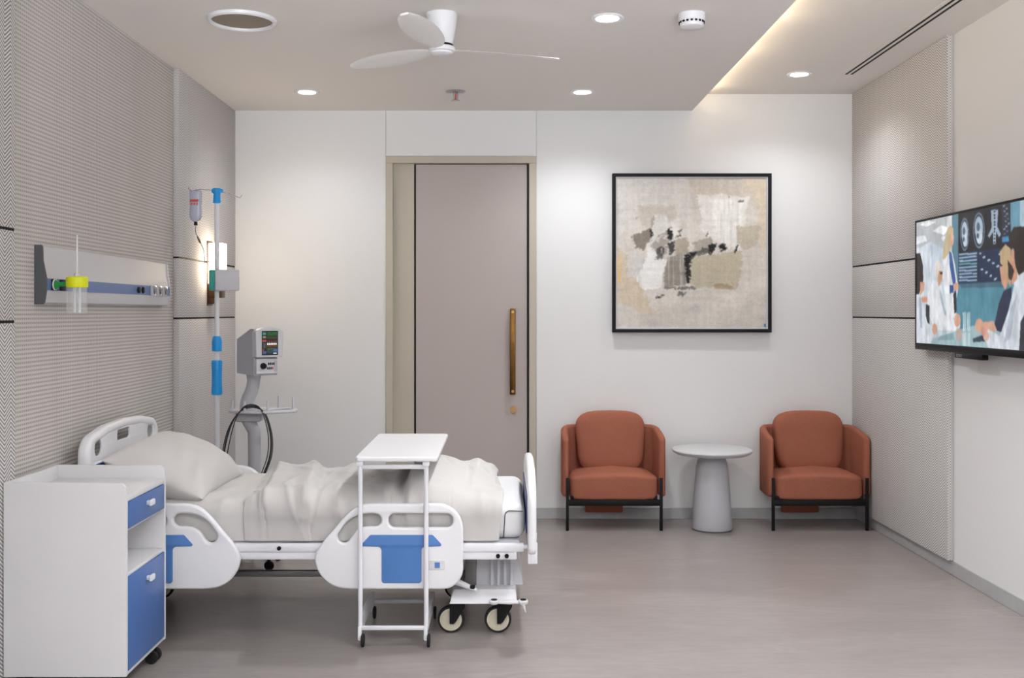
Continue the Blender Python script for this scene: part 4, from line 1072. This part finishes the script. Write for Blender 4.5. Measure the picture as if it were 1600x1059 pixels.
# cables over the tray
b = MB()
for k in range(4):
    o1, o2 = (0, .008, .013, .030)[k], (-.007, -.001, .003, .009)[k]
    cx = .02 + MX; yf_ = MY - .115 - k * .007
    ps = [Vector(p) for p in [(cx - .155 + o1 * .9, yf_, .40), (cx - .16 + o1, yf_, .58), (cx - .135 + o1, yf_ - .004, .72), (cx - .085 + o1 * .4, yf_ - .01, .815), (cx - .03, yf_, .862 + o2), (cx + .03, yf_, .862 + o2), (cx + .075 - o1 * .3, yf_ - .008, .82), (cx + .105 - o1 * .5, yf_ - .004, .71), (cx + .10 - o1 * .6, yf_, .60), (cx + .055 - o1 * .5, yf_, .48), (cx + .03, yf_, .40)]]
    b.sweep(smooth_path(ps, 7), .0028, 8)
tag(b.build('cable_bundle', M['cable']), 'black cables looped over the tray of the patient monitor', 'cable')

# ================================================================== ARMCHAIRS
def make_chair():
    ch = thing('armchair', 'chair', 'armchair', (0, 0, 0), 'terracotta armchairs')
    W, DB, DF = .300, .138, -.205     # shell centre line: half width, back, front
    st = []
    nA = 14
    pth_ = []
    for i in range(nA): pth_.append((-W - .004 * math.sin(PI * i / nA), DF + (DB - .16 - DF) * i / nA))
    for i in range(25):
        a = PI - PI * i / 24; e = .72
        pth_.append((W * math.copysign(abs(math.cos(a)) ** e, math.cos(a)), DB - .16 + .16 * abs(math.sin(a)) ** e))
    for i in range(nA - 1, -1, -1): pth_.append((W + .004 * math.sin(PI * i / nA), DF + (DB - .16 - DF) * i / nA))
    n = len(pth_); rows = []
    for i, (x, y) in enumerate(pth_):
        x0_, y0_ = pth_[max(i - 1, 0)]; x1_, y1_ = pth_[min(i + 1, n - 1)]
        t = Vector((x1_ - x0_, y1_ - y0_, 0)).normalized(); nn = Vector((-t.y, t.x, 0))
        fr_ = (y - DF) / (DB - DF)
        zt = .575 + .055 * min(1, fr_ * 1.25); zb = .215 - .02 * min(1, fr_ * 3) + .02
        zb = .205
        ht = .022
        k = min(i, n - 1 - i)
        sc = (.35, .75, .93, 1.0)[min(k, 3)]; inset = (.018, .006, .001, 0)[min(k, 3)]
        if k < 3: y = y + (.0, .001, .0)[k]
        sec = fillet([(-ht * sc, zb + inset, .020 * sc), (ht * sc, zb + inset, .020 * sc), (ht * sc, zt - inset, .021 * sc), (-ht * sc, zt - inset, .021 * sc)], 5)
        rows.append([Vector((x, y, 0)) + nn * a + Vector((0, 0, z)) for a, z in sec])
    sh = MB().grid(rows, close_v=True, caps=True).build('shell', M['terracotta'], ch, True, 60)
    # seat
    def seatf(v):
        # slight crown, narrower at the back
        v.z += .046 * max(0, 1 - (v.x / .275) ** 2) * max(0.0, min(1.0, v.z / .06)) * (0.35 + .65 * max(0, min(1, (v.y + .17) / .2)))
        v.x *= 1 - .10 * max(0, (v.y + .05) / .22)
        return v
    seat = MB().ellipsoid((0, -.04, .2615), (.280, .178, .076), .24, .28, 30, 64, None, seatf).build('seat_cushion', M['terracotta'], ch, True, 180)
    pts = [Vector((x, -.04 - .176 * (1 - abs(x / .29) ** 7) + .004, .3275)) for x in [-.265 + .53 * k / 30 for k in range(31)]]
    MB().sweep(pts, .0022, 6).build('piping', M['terracotta'], seat)
    # back cushion
    TB = Matrix.Translation((0, .048, .520)) @ Matrix.Rotation(math.radians(-7), 4, 'X') @ Matrix.Rotation(PI / 2, 4, 'X')
    def backf(v):
        t = (v.y + .19) / .38
        v.x *= .90 + .10 * min(1, max(0, t * 1.3)); v.y += .012 * (1 - (v.x / .23) ** 2) * max(0.0, v.y / .19)
        return v
    MB().ellipsoid((0, 0, 0), (.227, .192, .070), .52, .44, 26, 64, TB, backf).build('back_cushion', M['terracotta'], ch, True, 180)
    fr_ = MB().box((-.292, -.2145, .155), (.292, -.190, .192), .001).box((-.27, -.20, .185), (-.25, .10, .215), .001).box((.25, -.20, .185), (.27, .10, .215), .001)
    fr_.build('frame', M['black'], ch)
    for s in (-1, 1): MB().box((s * .292 - .009, -.2155 - .0, 0), (s * .292 + .009, -.1975, .328), .001).build('leg', M['black'], ch)
    MB().box((-.155, .10, .052), (.09, .13, .225), .008).build('rear_support', M['terracotta'], ch)
    return ch
ch1 = make_chair(); ch2 = copy_tree(ch1)
ch1.location = (.697, 6.585, 0); tag(ch1, 'terracotta armchair with black legs beside the door, left of the round table', 'armchair', 'terracotta armchairs')
ch2.location = (1.979, 6.585, 0); tag(ch2, 'terracotta armchair with black legs in the corner by the herringbone panel', 'armchair', 'terracotta armchairs')

# ================================================================== SIDE TABLE
sx, sy = 1.314, 6.42
r = thing('side_table', 'round grey pedestal side table between the two armchairs', 'side table', (sx, sy, 0))
MB().lathe([(0, .506), (.236, .506), (.247, .503), (.250, .497), (.246, .488), (.225, .474), (.18, .468), (0, .468)], (sx, sy, 0), 72).build('table_top', plain('table_top_pale', rgb(198, 198, 201), .4, var=.02), r)
MB().lathe([(0, .469), (.066, .469), (.080, .455), (.090, .43), (.098, .39), (.108, .28), (.118, .15), (.127, .012), (.126, .010), (0, .010)], (sx, sy, 0), 64).build('pedestal', M['side_table'], r)
MB().lathe([(0, .011), (.122, .011), (.122, 0), (0, 0)], (sx, sy, 0), 48).build('foot_ring', M['dark_grey'], r)

# ================================================================== LIGHTS
def light(name, kind, loc, energy, color, rot=(0, 0, 0), **kw):
    l = bpy.data.lights.new(name, kind); l.energy = energy; l.color = color
    for k, v in kw.items(): setattr(l, k, v)
    o_ = bpy.data.objects.new(name, l); COL.objects.link(o_); o_.location = loc; o_.rotation_euler = rot
    return o_
WARM = (.955, .98, 1.0)
for x, y, z, e in ((-1.175, 6.16, ZLO, 12), (.481, 6.16, ZLO, 30), (.4725, 4.61, ZLO, 62), (1.789, 6.17, ZHI, 22)):
    light('downlight_or_fill_beam', 'SPOT', (x, y, z - .02), e, WARM, spot_size=math.radians(140), spot_blend=.9, shadow_soft_size=.05)
for x, y, e in ((.4725, 3.0, 46), (1.5, 3.3, 66), (1.7, 1.4, 44)):  # out-of-view spots added to light the near floor and right wall
    light('downlight_or_fill_beam', 'SPOT', (x, y, (ZHI if x > 1.3 else ZLO) - .02), e, WARM, spot_size=math.radians(125), spot_blend=.9, shadow_soft_size=.06)
# added fill behind the viewer, tilted up to brighten the ceiling
light('ceiling_fill', 'AREA', (.3, FRONT - .05, 1.45), 200, (.93, .97, 1.0), (PI / 2 + math.radians(58), 0, 0), shape='RECTANGLE', size=3.1, size_y=1.2, spread=math.radians(118))
# cove strip on the step of the ceiling
light('cove_strip', 'AREA', (1.262, 5.2, 2.73), 3.0, (1.0, .80, .52), (0, math.radians(-138), 0), shape='RECTANGLE', size=.03, size_y=2.9)
for y in (6.45, 5.6, 4.95):
    light('cove_led', 'SPOT', (1.265, y, 2.705), .35, (1.0, .80, .50), (0, math.radians(-138), 0), spot_size=math.radians(100), spot_blend=1.0, shadow_soft_size=.02)
# sconce
light('sconce_lamp', 'POINT', (XLP + .05, 6.05, 1.62), .9, (1.0, .78, .5), shadow_soft_size=.03)
light('sconce_lamp', 'POINT', (XLP + .13, 6.14, 1.66), 1.2, (1.0, .80, .55), shadow_soft_size=.05)

wd = bpy.data.worlds.new('World'); scene.world = wd; wd.use_nodes = True
bg = wd.node_tree.nodes['Background']; bg.inputs[0].default_value = (.9, .95, 1.0, 1); bg.inputs[1].default_value = .15

# ================================================================== CAMERA
cam = bpy.data.cameras.new('Camera'); cam.sensor_fit = 'HORIZONTAL'; cam.sensor_width = 36; cam.lens = 36
cam.shift_x = (800 - 785) / 1600; cam.shift_y = -(529.5 - 487) / 1600; cam.clip_start = .05
co = bpy.data.objects.new('Camera', cam); COL.objects.link(co); co.location = (0, 0, CAMZ); co.rotation_euler = (PI / 2, 0, 0)
scene.camera = co
vs = scene.view_settings
scene.display_settings.display_device = 'sRGB'
vs.view_transform = 'Standard'; vs.look = 'None'; vs.exposure = 0.63; vs.gamma = 1.0; vs.use_curve_mapping = False
